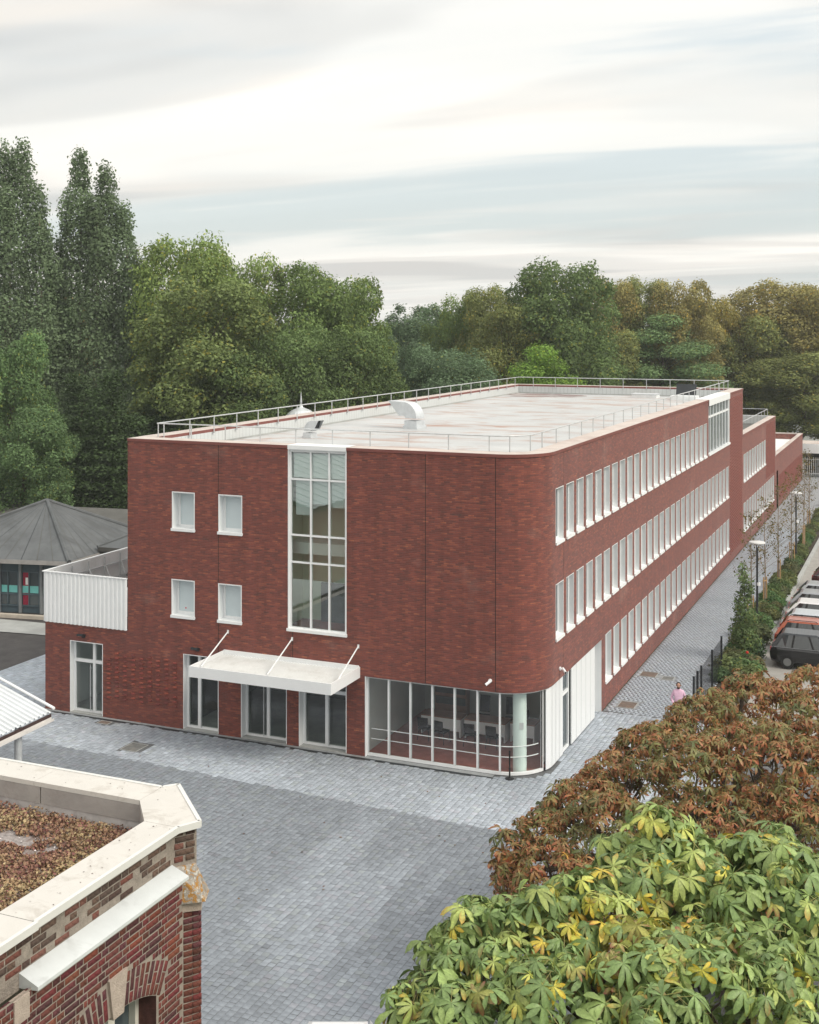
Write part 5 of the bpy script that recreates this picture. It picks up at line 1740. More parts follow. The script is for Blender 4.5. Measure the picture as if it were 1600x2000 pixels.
def car(x, y, rz, c, l, suv=False, rails=False, group='cars parked beyond the planting strip', name='parked_car'):
    """rear bumper at local x=0, nose towards +x"""
    t = thing(name, l, 'car', (x, y, 0), rz, group)
    hh = 1.62 if suv else 1.46
    zb = 0.98 if suv else 0.90
    pm_ = paint('car_paint', c)
    hw = 0.89
    # body: rings along the length
    st = [(0.0, .45, zb - .16, .72), (.06, .30, zb - .06, .80), (.35, .26, zb, .87), (1.0, .22, zb, hw), (2.2, .20, zb - .02, hw), (3.0, .22, zb - .05, hw), (3.6, .24, zb - .14, .87), (4.05, .26, zb - .22, .82), (4.25, .34, zb - .36, .70)]
    rings = []
    for xx, zl, zt, w in st:
        zm = (zl + zt) / 2
        half = [(0, zl), (w * .82, zl), (w * .97, zl + .10), (w, zm), (w * .985, zt - .10), (w * .93, zt), (w * .5, zt + .035), (0, zt + .045)]
        rings.append([(xx, yy, zz) for yy, zz in half] + [(xx, -yy, zz) for yy, zz in half[::-1][1:-1]])
    mb = MB()
    for A_, B_ in zip(rings, rings[1:]):
        n_ = len(A_)
        for k in range(n_):
            mb.face([A_[k], B_[k], B_[(k + 1) % n_], A_[(k + 1) % n_]])
    mb.face(rings[0]); mb.face(rings[-1][::-1])
    mb.build('body', pm_, t, at=(0, 0, 0), smooth=True)
    # greenhouse
    xb0, xb1, xr0, xr1 = .12, 3.08, .52 if suv else .62, 2.25
    def ring(x0, x1, w, z, n_=5):
        P = [(x0 + (x1 - x0) * k / n_, w * (0.93 if k in (0, n_) else 1), z + (.0 if k in (0, n_) else 0)) for k in range(n_ + 1)]
        return P + [(p[0], -p[1], p[2]) for p in P[::-1]]
    b0, b1 = ring(xb0, xb1, .83, zb + .02), ring(xr0, xr1, .66, hh - .05)
    mb = MB(); n_ = len(b0)
    for k in range(n_):
        mb.face([b0[k], b0[(k + 1) % n_], b1[(k + 1) % n_], b1[k]])
    gl = mb.build('glasshouse', M['carglass'], t, at=(0, 0, 0))
    mb = MB(); top = ring(xr0 + .10, xr1 - .15, .58, hh)
    edge_ = ring(xr0 - .03, xr1 + .04, .675, hh - .06)
    for k in range(n_):
        mb.face([edge_[k], edge_[(k + 1) % n_], top[(k + 1) % n_], top[k]])
    mb.face(top); mb.build('roof', pm_, t, at=(0, 0, 0), smooth=True)
    for s in (-1, 1):
        for (xa, xb_) in ((xb0 + .04, xr0 + .02), (1.02, 1.12), (2.0, 1.78), (xb1 - .02, xr1 - .02)):
            p, q_ = Vector((xa, s * .845, zb + .0)), Vector((xb_, s * .675, hh - .055))
            w_ = .10 if xa < .5 else .045
            mb = MB(); mb.face([p - Vector((w_, 0, 0)), p + Vector((w_, 0, 0)), q_ + Vector((w_, 0, 0)), q_ - Vector((w_, 0, 0))]); mb.build('pillar', pm_ if xa < .5 or xa > 2.5 else M['black'], t, at=(0, 0, 0))
        mb = MB(); mb.path([(xb0 + .1, s * .862, zb + .012), (xb1 + .05, s * .862, zb + .005)], .012, 5); mb.build('trim', M['rim'], t, at=(0, 0, 0))
        mb = MB(); mb.cbox((2.78, s * .98, zb + .08), (.09, .10, .07)); mb.build('mirror', pm_, t, at=(0, 0, 0))
        mb = MB(); mb.box(.02, .16, s * .60 - .14, s * .60 + .14, zb - .22, zb - .04); mb.build('tail_light', M['taillight'], t, at=(0, 0, 0))
        mb = MB(); mb.box(4.0, 4.2, s * .58 - .14, s * .58 + .14, zb - .40, zb - .27); mb.build('headlight', M['headlight'], t, at=(0, 0, 0))
        for wx in (.82, 3.42):
            mb = MB(); mb.tube((wx, s * .70, .33), (wx, s * .905, .33), .33, n=20); wh = mb.build('wheel', M['tyre'], t, at=(0, 0, 0))
            mb = MB(); mb.tube((wx, s * .90, .33), (wx, s * .915, .33), .185, n=14); mb.build('rim', M['rim'], wh, at=(0, 0, 0), world=False)
        if rails:
            mb = MB(); mb.path([(xr0 + .1, s * .60, hh - .01), (xr0 + .2, s * .60, hh + .05), (xr1 - .3, s * .60, hh + .05), (xr1 - .2, s * .60, hh - .01)], .018, 6); mb.build('roof_rail', M['dark'], t, at=(0, 0, 0))
    mb = MB(); mb.box(-.02, .03, -.26, .26, .55, .67); mb.build('number_plate', M['room'], t, at=(0, 0, 0))
    return t


car(5.65, 19.4, 0, (.012, .013, .016), 'black estate car with a chrome window line, nearest of the parked row', True)
car(5.55, 22.0, 0, (.42, .10, .045), 'copper orange car with dark roof bars, second in the parked row', True, True)
car(5.5, 24.6, 0, (.50, .53, .56), 'silver car parked between the orange car and the white one')
car(5.5, 27.3, 0, (.72, .70, .70), 'white car with bright red tail lights in the middle of the parked row')
car(5.4, 29.8, 0, (.30, .31, .33), 'grey hatchback parked behind the white car')
car(5.5, 32.2, 0, (.40, .42, .44), 'pale grey car with a dark tailgate, farthest of the close row')
car(5.9, 38.0, 0, (.075, .018, .022), 'dark maroon car parked apart at the right edge of the picture')
car((1.17, -18.37, 1.44)[0] - .20, (1.17, -18.37, 1.44)[1] + .40, R(293), (.74, .75, .76), 'white car of which only a corner shows beside the green chestnut', group=None)


# person ------------------------------------------------------------
def skin(name, joints, edges, m, parent, loc, sub=2):
    me = bpy.data.meshes.new(name)
    me.from_pydata([j[0] for j in joints], edges, [])
    me.materials.append(m)
    o = bpy.data.objects.new(name, me); col.objects.link(o)
    o.parent = parent; o.location = loc
    md = o.modifiers.new('skin', 'SKIN'); md.use_smooth_shade = True
    for v, j in zip(me.skin_vertices[0].data, joints):
        v.radius = j[1] if isinstance(j[1], tuple) else (j[1], j[1])
    me.skin_vertices[0].data[0].use_root = True
    o.modifiers.new('sub', 'SUBSURF').levels = sub
    o.modifiers['sub'].render_levels = sub
    return o


man = thing('person', 'bearded man in a pink hooded top standing on the path, hands at his pockets', 'person', (3.33, 8.2, 0), R(12))
SK = plain('skin_tone', (0.44, 0.25, 0.18), 0.55, 0.08, 9)
J = [((0, 0, .92), .13), ((0, 0, 1.12), .13), ((0, .01, 1.34), .145), ((0, .01, 1.47), .065), ((0, -.005, 1.53), .055), ((0, -.01, 1.60), (.075, .09)), ((0, -.01, 1.70), (.075, .09)), ((0, 0, 1.745), .05),
     ((.165, .01, 1.39), .05), ((.265, .03, 1.14), .042), ((.20, -.12, .93), .035), ((.17, -.17, .86), .03),
     ((-.165, .01, 1.39), .05), ((-.265, .03, 1.14), .042), ((-.20, -.12, .93), .035), ((-.17, -.17, .86), .03),
     ((.095, 0, .86), .095), ((.11, -.01, .48), .062), ((.115, .02, .09), .045), ((.12, -.12, .04), .04),
     ((-.095, 0, .86), .095), ((-.11, -.01, .48), .062), ((-.115, .02, .09), .045), ((-.12, -.12, .04), .04)]
E_ = [(0, 1), (1, 2), (2, 3), (3, 4), (4, 5), (5, 6), (6, 7), (2, 8), (8, 9), (9, 10), (10, 11), (2, 12), (12, 13), (13, 14), (14, 15), (0, 16), (16, 17), (17, 18), (18, 19), (0, 20), (20, 21), (21, 22), (22, 23)]
skin('body', J, E_, SK, man, (0, 0, 0))
PK = plain('pink_cotton', (0.66, 0.43, 0.56), 0.9, 0.10, 6, bump=0.4, bscale=14)
JH = [((0, 0, .86), (.165, .135)), ((0, -.01, 1.08), (.175, .15)), ((0, 0, 1.32), (.17, .135)), ((0, .02, 1.46), (.12, .11)), ((0, .06, 1.50), (.11, .06)),
      ((.175, .01, 1.395), .07), ((.275, .03, 1.14), .062), ((.205, -.12, .94), .05), ((-.175, .01, 1.395), .07), ((-.275, .03, 1.14), .062), ((-.215, -.12, .94), .055)]
skin('hoodie', JH, [(0, 1), (1, 2), (2, 3), (3, 4), (2, 5), (5, 6), (6, 7), (2, 8), (8, 9), (9, 10)], PK, man, (0, 0, 0))
JT = [((0, 0, .90), (.17, .14)), ((.10, 0, .80), .115), ((.11, -.01, .48), .085), ((.115, .01, .12), .07), ((-.10, 0, .80), .115), ((-.11, -.01, .48), .085), ((-.115, .01, .12), .07)]
skin('trousers', JT, [(0, 1), (1, 2), (2, 3), (0, 4), (4, 5), (5, 6)], plain('dark_trousers', (0.03, 0.035, 0.045), 0.9), man, (0, 0, 0))
HR = plain('dark_hair', (0.035, 0.025, 0.02), 0.8)
mb = MB(); mb.lathe([(.082, 1.60), (.092, 1.66), (.085, 1.72), (.06, 1.755), (0, 1.77)], (0, .022, 0), 14); mb.build('hair', HR, man, at=(0, 0, 0), smooth=True)
mb = MB(); mb.lathe([(0, 1.505), (.045, 1.51), (.07, 1.54), (.062, 1.575), (.03, 1.59)], (0, -.045, 0), 12); mb.build('beard', HR, man, at=(0, 0, 0), smooth=True)
for s in (-1, 1):
    mb = MB(); mb.lathe([(0, 1.645), (.011, 1.65), (.011, 1.66), (0, 1.665)], (s * .032, -.092, 0), 6); mb.build('eye', M['black'], man, at=(0, 0, 0))
    mb = MB(); mb.lathe([(0, 1.60), (.018, 1.62), (.018, 1.66), (0, 1.675)], (s * .088, .0, 0), 6); mb.build('ear', SK, man, at=(0, 0, 0))
    for k in range(4):
        mb = MB(); x0 = s * (.185 - .02 * k); mb.path([(x0, -.165, .885), (x0 - s * .006, -.195, .86), (x0 - s * .012, -.185, .83)], .009, 6); mb.build('finger', SK, man, at=(0, 0, 0))
    mb = MB(); mb.path([(s * .20, -.15, .90), (s * .215, -.19, .885), (s * .20, -.205, .86)], .010, 6); mb.build('thumb', SK, man, at=(0, 0, 0))
mb = MB(); mb.tube((0, -.095, 1.655), (0, -.122, 1.61), .010, .016, n=6); mb.build('nose', SK, man, at=(0, 0, 0))


# ------------------------------------------------------------------ vegetation
def lobe_points(lobes, n, seed, depth=0.35, cull=0.80):
    """points spread through the outer shell of a union of ellipsoids, with outward normals"""
    r = np.random.default_rng(seed)
    C = np.array([l[0] for l in lobes]); Rd = np.array([l[1] if isinstance(l[1], tuple) else (l[1],) * 3 for l in lobes], float)
    w = (Rd[:, 0] * Rd[:, 1] + Rd[:, 0] * Rd[:, 2] + Rd[:, 1] * Rd[:, 2]); w /= w.sum()
    P, Nn, Li = [], [], []
    got = 0
    while got < n:
        k = r.choice(len(C), n, p=w)
        d = r.normal(size=(n, 3)); d /= np.linalg.norm(d, axis=1, keepdims=True)
        s = 1 - depth * r.random(n) ** 1.6
        p = C[k] + d * Rd[k] * s[:, None]
        ok = np.ones(n, bool)
        for j in range(len(C)):
            q_ = np.linalg.norm((p - C[j]) / Rd[j], axis=1)
            ok &= (q_ > cull) | (k == j)
        nn = d / Rd[k]; nn /= np.linalg.norm(nn, axis=1, keepdims=True)
        P.append(p[ok]); Nn.append(nn[ok]); Li.append(k[ok]); got += ok.sum()
    return np.concatenate(P)[:n], np.concatenate(Nn)[:n], np.concatenate(Li)[:n]


CARD = np.array([(-.5, 0, 0), (-.08, -.3, .07), (.5, 0, -.03), (-.08, .3, .07)])
CARDF = np.array([(0, 1, 2, 3)])


def card_mesh(name, lobes, n, size, seed, yellow=0.0, depth=0.4, up=0.35, loose=0.38, cull=0.8, clump=0.22):
    r = np.random.default_rng(seed + 100)
    p, nn, li = lobe_points(lobes, n, seed, depth, cull)
    # gather the cards into sprays
    spr = r.normal(size=(n, 3)) * clump
    p = p + spr
    nrm = nn * .55 + np.array([0, 0, up]) + r.normal(size=(n, 3)) * loose
    Ms = rotmats(nrm, r.uniform(0, 6.28, n)) * (size * r.uniform(.45, 1.6, n))[:, None, None]
    lt2 = r.uniform(.80, 1.22, len(lobes))[li]
    c = np.ones((n, 3)) * (lt2 * r.uniform(.80, 1.22, n))[:, None]
    yl = r.random(n) < yellow * (0.4 + 1.2 * r.random(len(lobes))[li])
    c[yl] *= np.array([1.55, 1.18, .75])
    V, F, C_ = scatter(CARD, CARDF, Ms, p, icol=c)
    return npmesh(name, V, F, M['leaf'], C_)


def round_lobes(seed, W_, H_, base, n=16):
    """lumpy round crown of width W_ between z=base and z=H_"""
    r = np.random.default_rng(seed)
    cz, rz_ = (H_ + base) / 2, (H_ - base) / 2
    L = [((0, 0, cz), (W_ * .33, W_ * .33, rz_ * .78))]
    for k in range(n):
        a = k * 2.4 + r.uniform(-.4, .4); t = (k + .5) / n
        zz = cz + rz_ * (2 * t - 1) * .78
        rr = W_ * .5 * math.sqrt(max(.05, 1 - ((zz - cz) / rz_) ** 2)) * r.uniform(.62, .80)
        s = W_ * r.uniform(.13, .20)
        L.append(((rr * math.cos(a), rr * math.sin(a), zz), (s, s, s * r.uniform(.7, 1.0))))
    for k in range(34):
        t = r.uniform(.12, .97); a = r.uniform(0, 6.28); zz = cz + rz_ * (2 * t - 1)
        rr = W_ * .5 * math.sqrt(max(.02, 1 - ((zz - cz) / rz_) ** 2)) * r.uniform(.80, 1.0); s = W_ * r.uniform(.055, .10)
        L.append(((rr * math.cos(a), rr * math.sin(a), zz), (s, s, s * .75)))
    for k in range(7):
        a = r.uniform(0, 6.28); s = W_ * r.uniform(.08, .13)
        L.append(((W_ * .26 * math.cos(a), W_ * .26 * math.sin(a), H_ - s * r.uniform(.8, 2.2)), (s, s, s)))
    return L


def trunk_mesh(seed, H_, r0, W_, base, m='bark'):
    r = random.Random(seed); mb = MB()
    pts = [Vector((0, 0, -.1))]
    for k in range(1, 7):
        pts.append(Vector((r.uniform(-.03, .03) * H_, r.uniform(-.03, .03) * H_, H_ * .82 * k / 6)))
    mb.path(pts, r0, 7, 0, r0 * .18)
    for k in range(14):
        t = r.uniform(.28, .9); p = pts[0].lerp(pts[-1], t); a = r.uniform(0, 6.28); L = W_ * r.uniform(.25, .45)
        q1 = p + Vector((math.cos(a) * L * .5, math.sin(a) * L * .5, L * .45)); q2 = q1 + Vector((math.cos(a + .4) * L * .45, math.sin(a + .4) * L * .45, L * .5))
        mb.path([p, q1, q2], r0 * .38 * (1.1 - t), 5, 0, r0 * .06)
    return mb.mesh('trunk', M[m])


def poplar_lobes(seed, H_, W_, tops):
    r = np.random.default_rng(seed); L = []
    for (ox, oy, hz, w) in tops:
        n = 9
        for k in range(n):
            t = (k + .5) / n; z_ = hz * (.10 + .90 * t)
            s = w * (0.55 + .75 * math.sin(math.pi * min(1, t * .80 + .22))) * (1 if t < .8 else .62 + 1.9 * (1 - t)) * r.uniform(.85, 1.15)
            dx_ = ox * (1.15 - .35 * t) + r.uniform(-.5, .5); dy_ = oy * (1.15 - .35 * t) + r.uniform(-.5, .5)
            L.append(((dx_, dy_, z_ - s * .2), (s, s, hz * .085)))
    return L


VAR = {}
VAR['round1'] = (card_mesh('crown', round_lobes(1, 12, 20, 2.0), 52000, .27, 1, .05), trunk_mesh(1, 20, .42, 12, 3), 20, 12)
VAR['round2'] = (card_mesh('crown', round_lobes(2, 13, 20, 1.5, 20), 54000, .27, 2, .07), trunk_mesh(2, 20, .45, 13, 3), 20, 13)
VAR['round3'] = (card_mesh('crown', round_lobes(3, 11, 20, 2.5, 14), 46000, .26, 3, .07), trunk_mesh(3, 20, .38, 11, 3), 20, 11)
VAR['airy'] = (card_mesh('crown', round_lobes(4, 12, 20, 7, 22), 34000, .27, 4, .06, .5, clump=.18, cull=.6), trunk_mesh(4, 20, .36, 12, 6), 20, 12)
VAR['dark'] = (card_mesh('crown', round_lobes(5, 12, 20, 1.0, 24), 52000, .25, 5, .02, .35, up=.2), trunk_mesh(5, 20, .40, 12, 3), 20, 12)
VAR['pinnate'] = (card_mesh('crown', [((x * 1.0, y * 1.0, z), (3.0 - abs(z - 11) * .12, 3.0 - abs(z - 11) * .12, 1.0)) for x, y, z in
                  [(0, 0, 18.6), (1.5, 1.2, 17), (-2, 0, 16.5), (2.8, -1, 15), (-3.2, 1.5, 14.2), (0, -3, 14.5), (0, 3.2, 15), (4, 1.5, 12.5), (-4.3, -1, 11.8), (1.5, -4, 12), (-1, 4, 12), (4.8, -1.5, 9.5), (-5, 1.5, 9), (2, 4, 9.5), (-2, -4.4, 9), (0, 0, 11), (4.6, 2, 6.5), (-4.6, -2, 6.2), (1, -4.6, 6.2), (-1, 4.6, 6.5), (0, 0, 7), (3, -3, 4), (-3, 3, 4), (-3, -3, 3.6), (3, 3, 3.6)]], 46000, .26, 6, .04, .5, up=.9, loose=.35),
                  trunk_mesh(6, 20, .35, 11, 3), 20, 12)
con = []
for k in range(11):
    z_ = 1.5 + k * 1.75; rr = 4.2 * (1 - (k / 11.5)) ** .8
    for j in range(7 if k < 8 else 3):
        a = j * 2 * math.pi / 7 + k * .5
        con.append(((rr * .62 * math.cos(a), rr * .62 * math.sin(a), z_), (rr * .48 + .3, rr * .48 + .3, .95)))
VAR['conifer'] = (card_mesh('crown', con, 44000, .26, 7, .0, .5, up=-.1, loose=.5), trunk_mesh(7, 20, .4, 3, 3), 20, 8.4)


def tree(kind_, x, y, h, w, rgb, l, rz=0.0, name='broadleaf_tree', group='trees beyond the school', lift=0.0):
    cr, tr, H_, W_ = VAR[kind_]
    t = thing(name, l, 'tree', (x, y, -.05), rz, group)
    s = (1.2 * w / W_, 1.2 * w / W_, 1.02 * h / H_)
    place('trunk', tr, t, at=(0, 0, 0), world=False, scale=s)
    o = place('crown', cr, t, at=(0, 0, 0), world=False, scale=s, color=rgb)
    return t


DG, MG, LG, YG, OC, BG, OL = (.135, .195, .075), (.165, .235, .080), (.225, .305, .098), (.25, .32, .09), (.29, .265, .105), (.135, .20, .11), (.215, .245, .090)
TREES = [
    ('airy', (-49.55, 52.85, 23.80), 8.8, LG, 'airy pale green tree standing tallest beside the poplars'),
    ('round2', (-48.06, 60.01, 22.59), 8.0, LG, 'yellow green tree right of the airy tall one'),
    ('round3', (-41.22, 43.36, 19.48), 10.0, (.175, .225, .085), 'broad olive tree tinged yellow in front of the airy tree'),
    ('round1', (-42.39, 60.25, 21.57), 9.5, MG, 'mid green tree with a domed top left of the sky gap'),
    ('round2', (-39.97, 65.63, 20.47), 8.5, MG, 'mid green tree whose crown slopes down to the sky gap'),
    ('dark', (-36.29, 47.63, 15.96), 8.5, DG, 'dark green tree above the zinc turret'),
    ('round1', (-32.98, 53.39, 15.51), 7.5, DG, 'dark tree behind the left roof railing'),
    ('round1', (-45.78, 95.76, 18.28), 9.5, BG, 'bluish distant tree at the foot of the sky gap'),
    ('dark', (-38.63, 74.89, 15.08), 8.5, BG, 'dark bluish tree below the sky gap'),
    ('round2', (-36.10, 86.84, 19.09), 7.5, MG, 'round green tree just right of the sky gap'),
    ('round3', (-31.62, 84.40, 19.95), 6.5, OL, 'brownish green tree left of the big dark dome'),
    ('round3', (-26.80, 77.75, 17.97), 7.5, OL, 'olive tree at the foot of the big dark dome'),
    ('dark', (-27.49, 62.24, 14.08), 8.5, BG, 'dark bushy tree behind the roof corner'),
    ('airy', (-22.81, 81.63, 22.38), 10.0, DG, 'tall dark domed tree standing out on the right'),
    ('round1', (-21.46, 77.85, 18.71), 9.5, DG, 'dark green tree under the tall dome'),
    ('pinnate', (-18.45, 60.66, 14.53), 7.0, (.19, .31, .065), 'bright lime green tree behind the roof railing'),
    ('round3', (-24.70, 111.25, 21.46), 7.4, OC, 'ochre tinged tree right of the tall dome'),
    ('round3', (-21.58, 114.75, 21.65), 8.2, OL, 'olive tree with an ochre top behind the right railing'),
    ('round2', (-16.70, 114.66, 21.39), 8.4, OC, 'yellowing flat topped tree behind the roof corner'),
    ('round3', (-14.02, 122.32, 19.25), 7.4, (.30, .27, .09), 'small yellow tree in the dip of the treeline'),
    ('pinnate', (-17.67, 109.90, 17.56), 11.2, (.18, .27, .12), 'spreading soft green tree behind the hall window'),
    ('round1', (-24.11, 104.98, 15.18), 9.0, OL, 'olive green tree behind the back railing'),
    ('round3', (-6.49, 128.79, 21.48), 12.8, OC, 'large ochre autumn tree at the right'),
    ('round3', (-0.30, 125.98, 20.93), 11.0, OC, 'ochre autumn tree cut by the right edge'),
    ('round2', (-9.85, 121.92, 17.09), 11.0, OL, 'olive brown tree behind the rear wing'),
    ('round1', (-2.26, 118.63, 12.61), 11.5, OL, 'olive tree above the white gateway'),
    ('round1', (-50.35, 30.78, 15.43), 6.0, (.15, .24, .10), 'fresh green tree low at the left edge'),
    ('round1', (-43.89, 24.83, 10.47), 5.6, (.13, .205, .09), 'low green tree above the grey pavilion roofs'),
    ('conifer', (-44.40, 35.48, 12.49), 7.0, (.075, .115, .050), 'dark conifer standing against the brick corner'),
    ('conifer', (-42.73, 39.46, 11.17), 7.0, (.08, .122, .052), 'dark conifer behind the left end of the roof rail'),
    ('round3', (-67.28, 58.35, 18.71), 5.2, (.28, .23, .09), 'orange yellow tree glimpsed between the poplars'),
    ('conifer', (-50.28, 38.42, 12.09), 6.5, (.075, .115, .05), 'dark conifer between the poplars above the pavilion'),
    ('round1', (-50.55, 35.04, 7.26), 7.0, (.08, .125, .055), 'low dark tree behind the pyramid roof'),
    ('round1', (-47.52, 37.42, 5.56), 6.0, (.08, .12, .055), 'low dark bush tree behind the pavilion roofs beside the brick corner'),
    ('round1', (-37.71, 42.68, 13.95), 7.5, DG, 'dark green tree close behind the roof railing'),
]
for i, (k, p, w, c, l) in enumerate(TREES):
    tree(k, p[0], p[1], p[2], w, c, l, rz=i * 1.3)

# Lombardy poplars
def poplar(p, tops, w, l, seed):
    h = max(t[2] for t in tops)
    t = thing('poplar_tree', l, 'tree', (p[0], p[1], -.05), R(CAM_YAW), 'tall poplars at the left')
    me = card_mesh('crown', poplar_lobes(seed, h, w, tops), 95000, .25, seed, .0, .55, up=.25, loose=.6, cull=.85, clump=.22)
    place('crown', me, t, at=(0, 0, 0), world=False, color=(.165, .225, .125))
    mb = MB()
    for ox, oy, hz, _ in tops:
        mb.path([(0, 0, 0), (ox * .5, oy * .5, hz * .2), (ox, oy, hz * .55), (ox * .85, oy * .85, hz * .93)], .32, 6, 0, .05)
    mb.build('trunk', M['bark_pale'], t, at=(0, 0, 0))


poplar((-56.66, 49.83, 16.30), [(-1.9, 0, 31.3, 2.0), (1.0, .6, 30.2, 2.0), (2.9, -.5, 26.5, 1.7), (-3.0, .8, 27, 1.6), (.2, -1.8, 27, 1.7), (-.6, 1.8, 26, 1.6), (2.0, 1.6, 22, 1.6), (-1.5, -2, 20, 1.7)], 8, 'tall twin topped poplar standing free against the sky', 51)
poplar((-61.99, 45.39, 16.30), [(-1.4, 0, 31.6, 2.0), (.5, .3, 31.8, 2.1), (2.2, -.5, 28, 1.9), (-3.4, .6, 31, 1.7), (-.3, -1.8, 27.5, 1.8), (1.2, 1.7, 24, 1.6), (-2.4, -1.6, 24, 1.7), (2.6, .8, 19, 1.5)], 8, 'tall dense poplar at the left edge of the picture', 52)

# far wood, low hills, buildings glimpsed through the trees
hp = MB()
N_ = 60
for k in range(N_):
    a0, a1 = R(-55 + 90 * k / N_), R(-55 + 90 * (k + 1) / N_)
    hz = lambda a: 15 + 4 * math.sin(a * 7) + 6 * math.sin(a * 17 + 1)
    f_ = lambda a, d, z_: (12.96 + d * .55 * math.sin(a), -42 + d * .55 * math.cos(a), z_)
    hp.face([f_(a0, 700, -1), f_(a1, 700, -1), f_(a1, 1100, hz(a1)), f_(a0, 1100, hz(a0))])
    hp.face([f_(a0, 1100, hz(a0)), f_(a1, 1100, hz(a1)), f_(a1, 1700, hz(a1)), f_(a0, 1700, hz(a0))])
kind(hp.build('hills', plain('wooded_hill', (.06, .085, .055), 0.95, 0.3, .03), smooth=True), 'structure')
r = np.random.default_rng(5)
wl = []
for k in range(150):
    a = R(-50 + 80 * r.random()); d = 190 + 160 * r.random()
    s = r.uniform(4, 7)
    wl.append(((12.96 + d * math.sin(a), -42 + d * math.cos(a), s * 1.4 + r.uniform(0, 4)), (s, s, s * 1.3)))
me = card_mesh('far_wood', wl, 60000, 1.1, 77, .08, .35, clump=.6)
o = place('far_wood', me, color=(.055, .085, .048)); kind(o, 'stuff'); o['label'] = 'distant green wood behind the near trees'; o['category'] = 'wood'


def shed(name, l, cx, cy, wx, wy, h, rz, m, roofm):
    t = thing(name, l, 'building', (cx, cy, 0), rz)
    mb = MB(); mb.box(-wx, wx, -wy, wy, 0, h); mb.build('wall', m, t, at=(0, 0, 0))
    mb = MB(); mb.face([(-wx - .3, -wy - .3, h), (wx + .3, -wy - .3, h), (wx + .3, 0, h + 2), (-wx - .3, 0, h + 2)]); mb.face([(-wx - .3, wy + .3, h), (-wx - .3, 0, h + 2), (wx + .3, 0, h + 2), (wx + .3, wy + .3, h)]); mb.build('roof', roofm, t, at=(0, 0, 0))
    for x in np.linspace(-wx + 2, wx - 2, max(2, int(wx / 3))):
        mb = MB(); mb.box(x - .8, x + .8, -wy - .04, -wy, 1.5, 3); mb.build('window', M['glass_dark'], t, at=(0, 0, 0))


shed('warehouse', 'pale warehouse glimpsed through the trees on the right', (-25.37, 137.05, 11.24)[0], (-25.37, 137.05, 11.24)[1], 26, 8, 9, R(20), M['white_panel'], M['zinc'])
shed('house', 'white house glimpsed behind the railing on the left', (-59.47, 89.93, 8.37)[0], (-59.47, 89.93, 8.37)[1], 8, 5, 6, R(15), M['white_panel'], M['felt'])
shed('house', 'red brick house wall glimpsed under the trees at the left', (-69.04, 61.95, 0.01)[0], (-69.04, 61.95, 0.01)[1], 7, 4, 3, R(25), M['brick_piece'], M['white_panel'])


# foreground horse chestnuts ---------------------------------------------
def leaf_variant(seed, base, edge, brown, nl=7, L=.20, segs=(0, .3, .62, .86, 1.0), wid=(.012, .07, .135, .115, .0)):
    """palmate leaf: nl drooping leaflets about the origin, stalk along -X, face +Z; returns verts, quads, colours"""
    r = np.random.default_rng(seed); V, F, C = [], [], []
    for k in range(nl):
        t = (k - (nl - 1) / 2) / ((nl - 1) / 2)
        a = t * 2.25 + r.normal(0, .08); ll = L * (1 - .38 * abs(t) ** 1.5) * r.uniform(.88, 1.12)
        droop = r.uniform(.35, 1.15); fold = r.uniform(.18, .5); tw = r.normal(0, .4)
        ca, sa = math.cos(a), math.sin(a); curl = r.uniform(-.2, .5) if not brown else r.uniform(.2, 1.4)
        b0 = len(V)
        cb = np.array(base) * r.uniform(.82, 1.2); hasb = r.random() < brown
        for s_, w_ in zip(segs, wid):
            x = ll * s_; z = ll * (.10 * s_ - droop * s_ * s_ * .75); w = ll * w_ * 1.45
            for sg in (-1, 0, 1):
                yy = sg * w * (math.cos(curl * s_)); zz = z + (abs(sg) * w * fold * (1 - 1.6 * curl * s_)) + sg * w * tw
                V.append((x * ca - yy * sa, x * sa + yy * ca, zz))
                c = cb * (1.0 if sg else 1.22)
                if hasb:
                    f = np.clip((s_ * 1.2 - .45 + (.35 if sg else 0)) * r.uniform(.6, 1.4), 0, 1); c = c * (1 - f) + np.array(edge) * f
                C.append(c)
        for q_ in range(len(segs) - 1):
            for sg in (0, 1):
                i = b0 + q_ * 3 + sg
                F.append((i, i + 3, i + 4, i + 1))
    b0 = len(V)                                            # stalk
    V += [(0, -.003, 0), (0, .003, 0), (-L * .8, .003, -.03), (-L * .8, -.003, -.03)]; F.append((b0, b0 + 1, b0 + 2, b0 + 3)); C += [np.array((.22, .20, .06))] * 4
    return np.array(V), np.array(F), np.array(C)


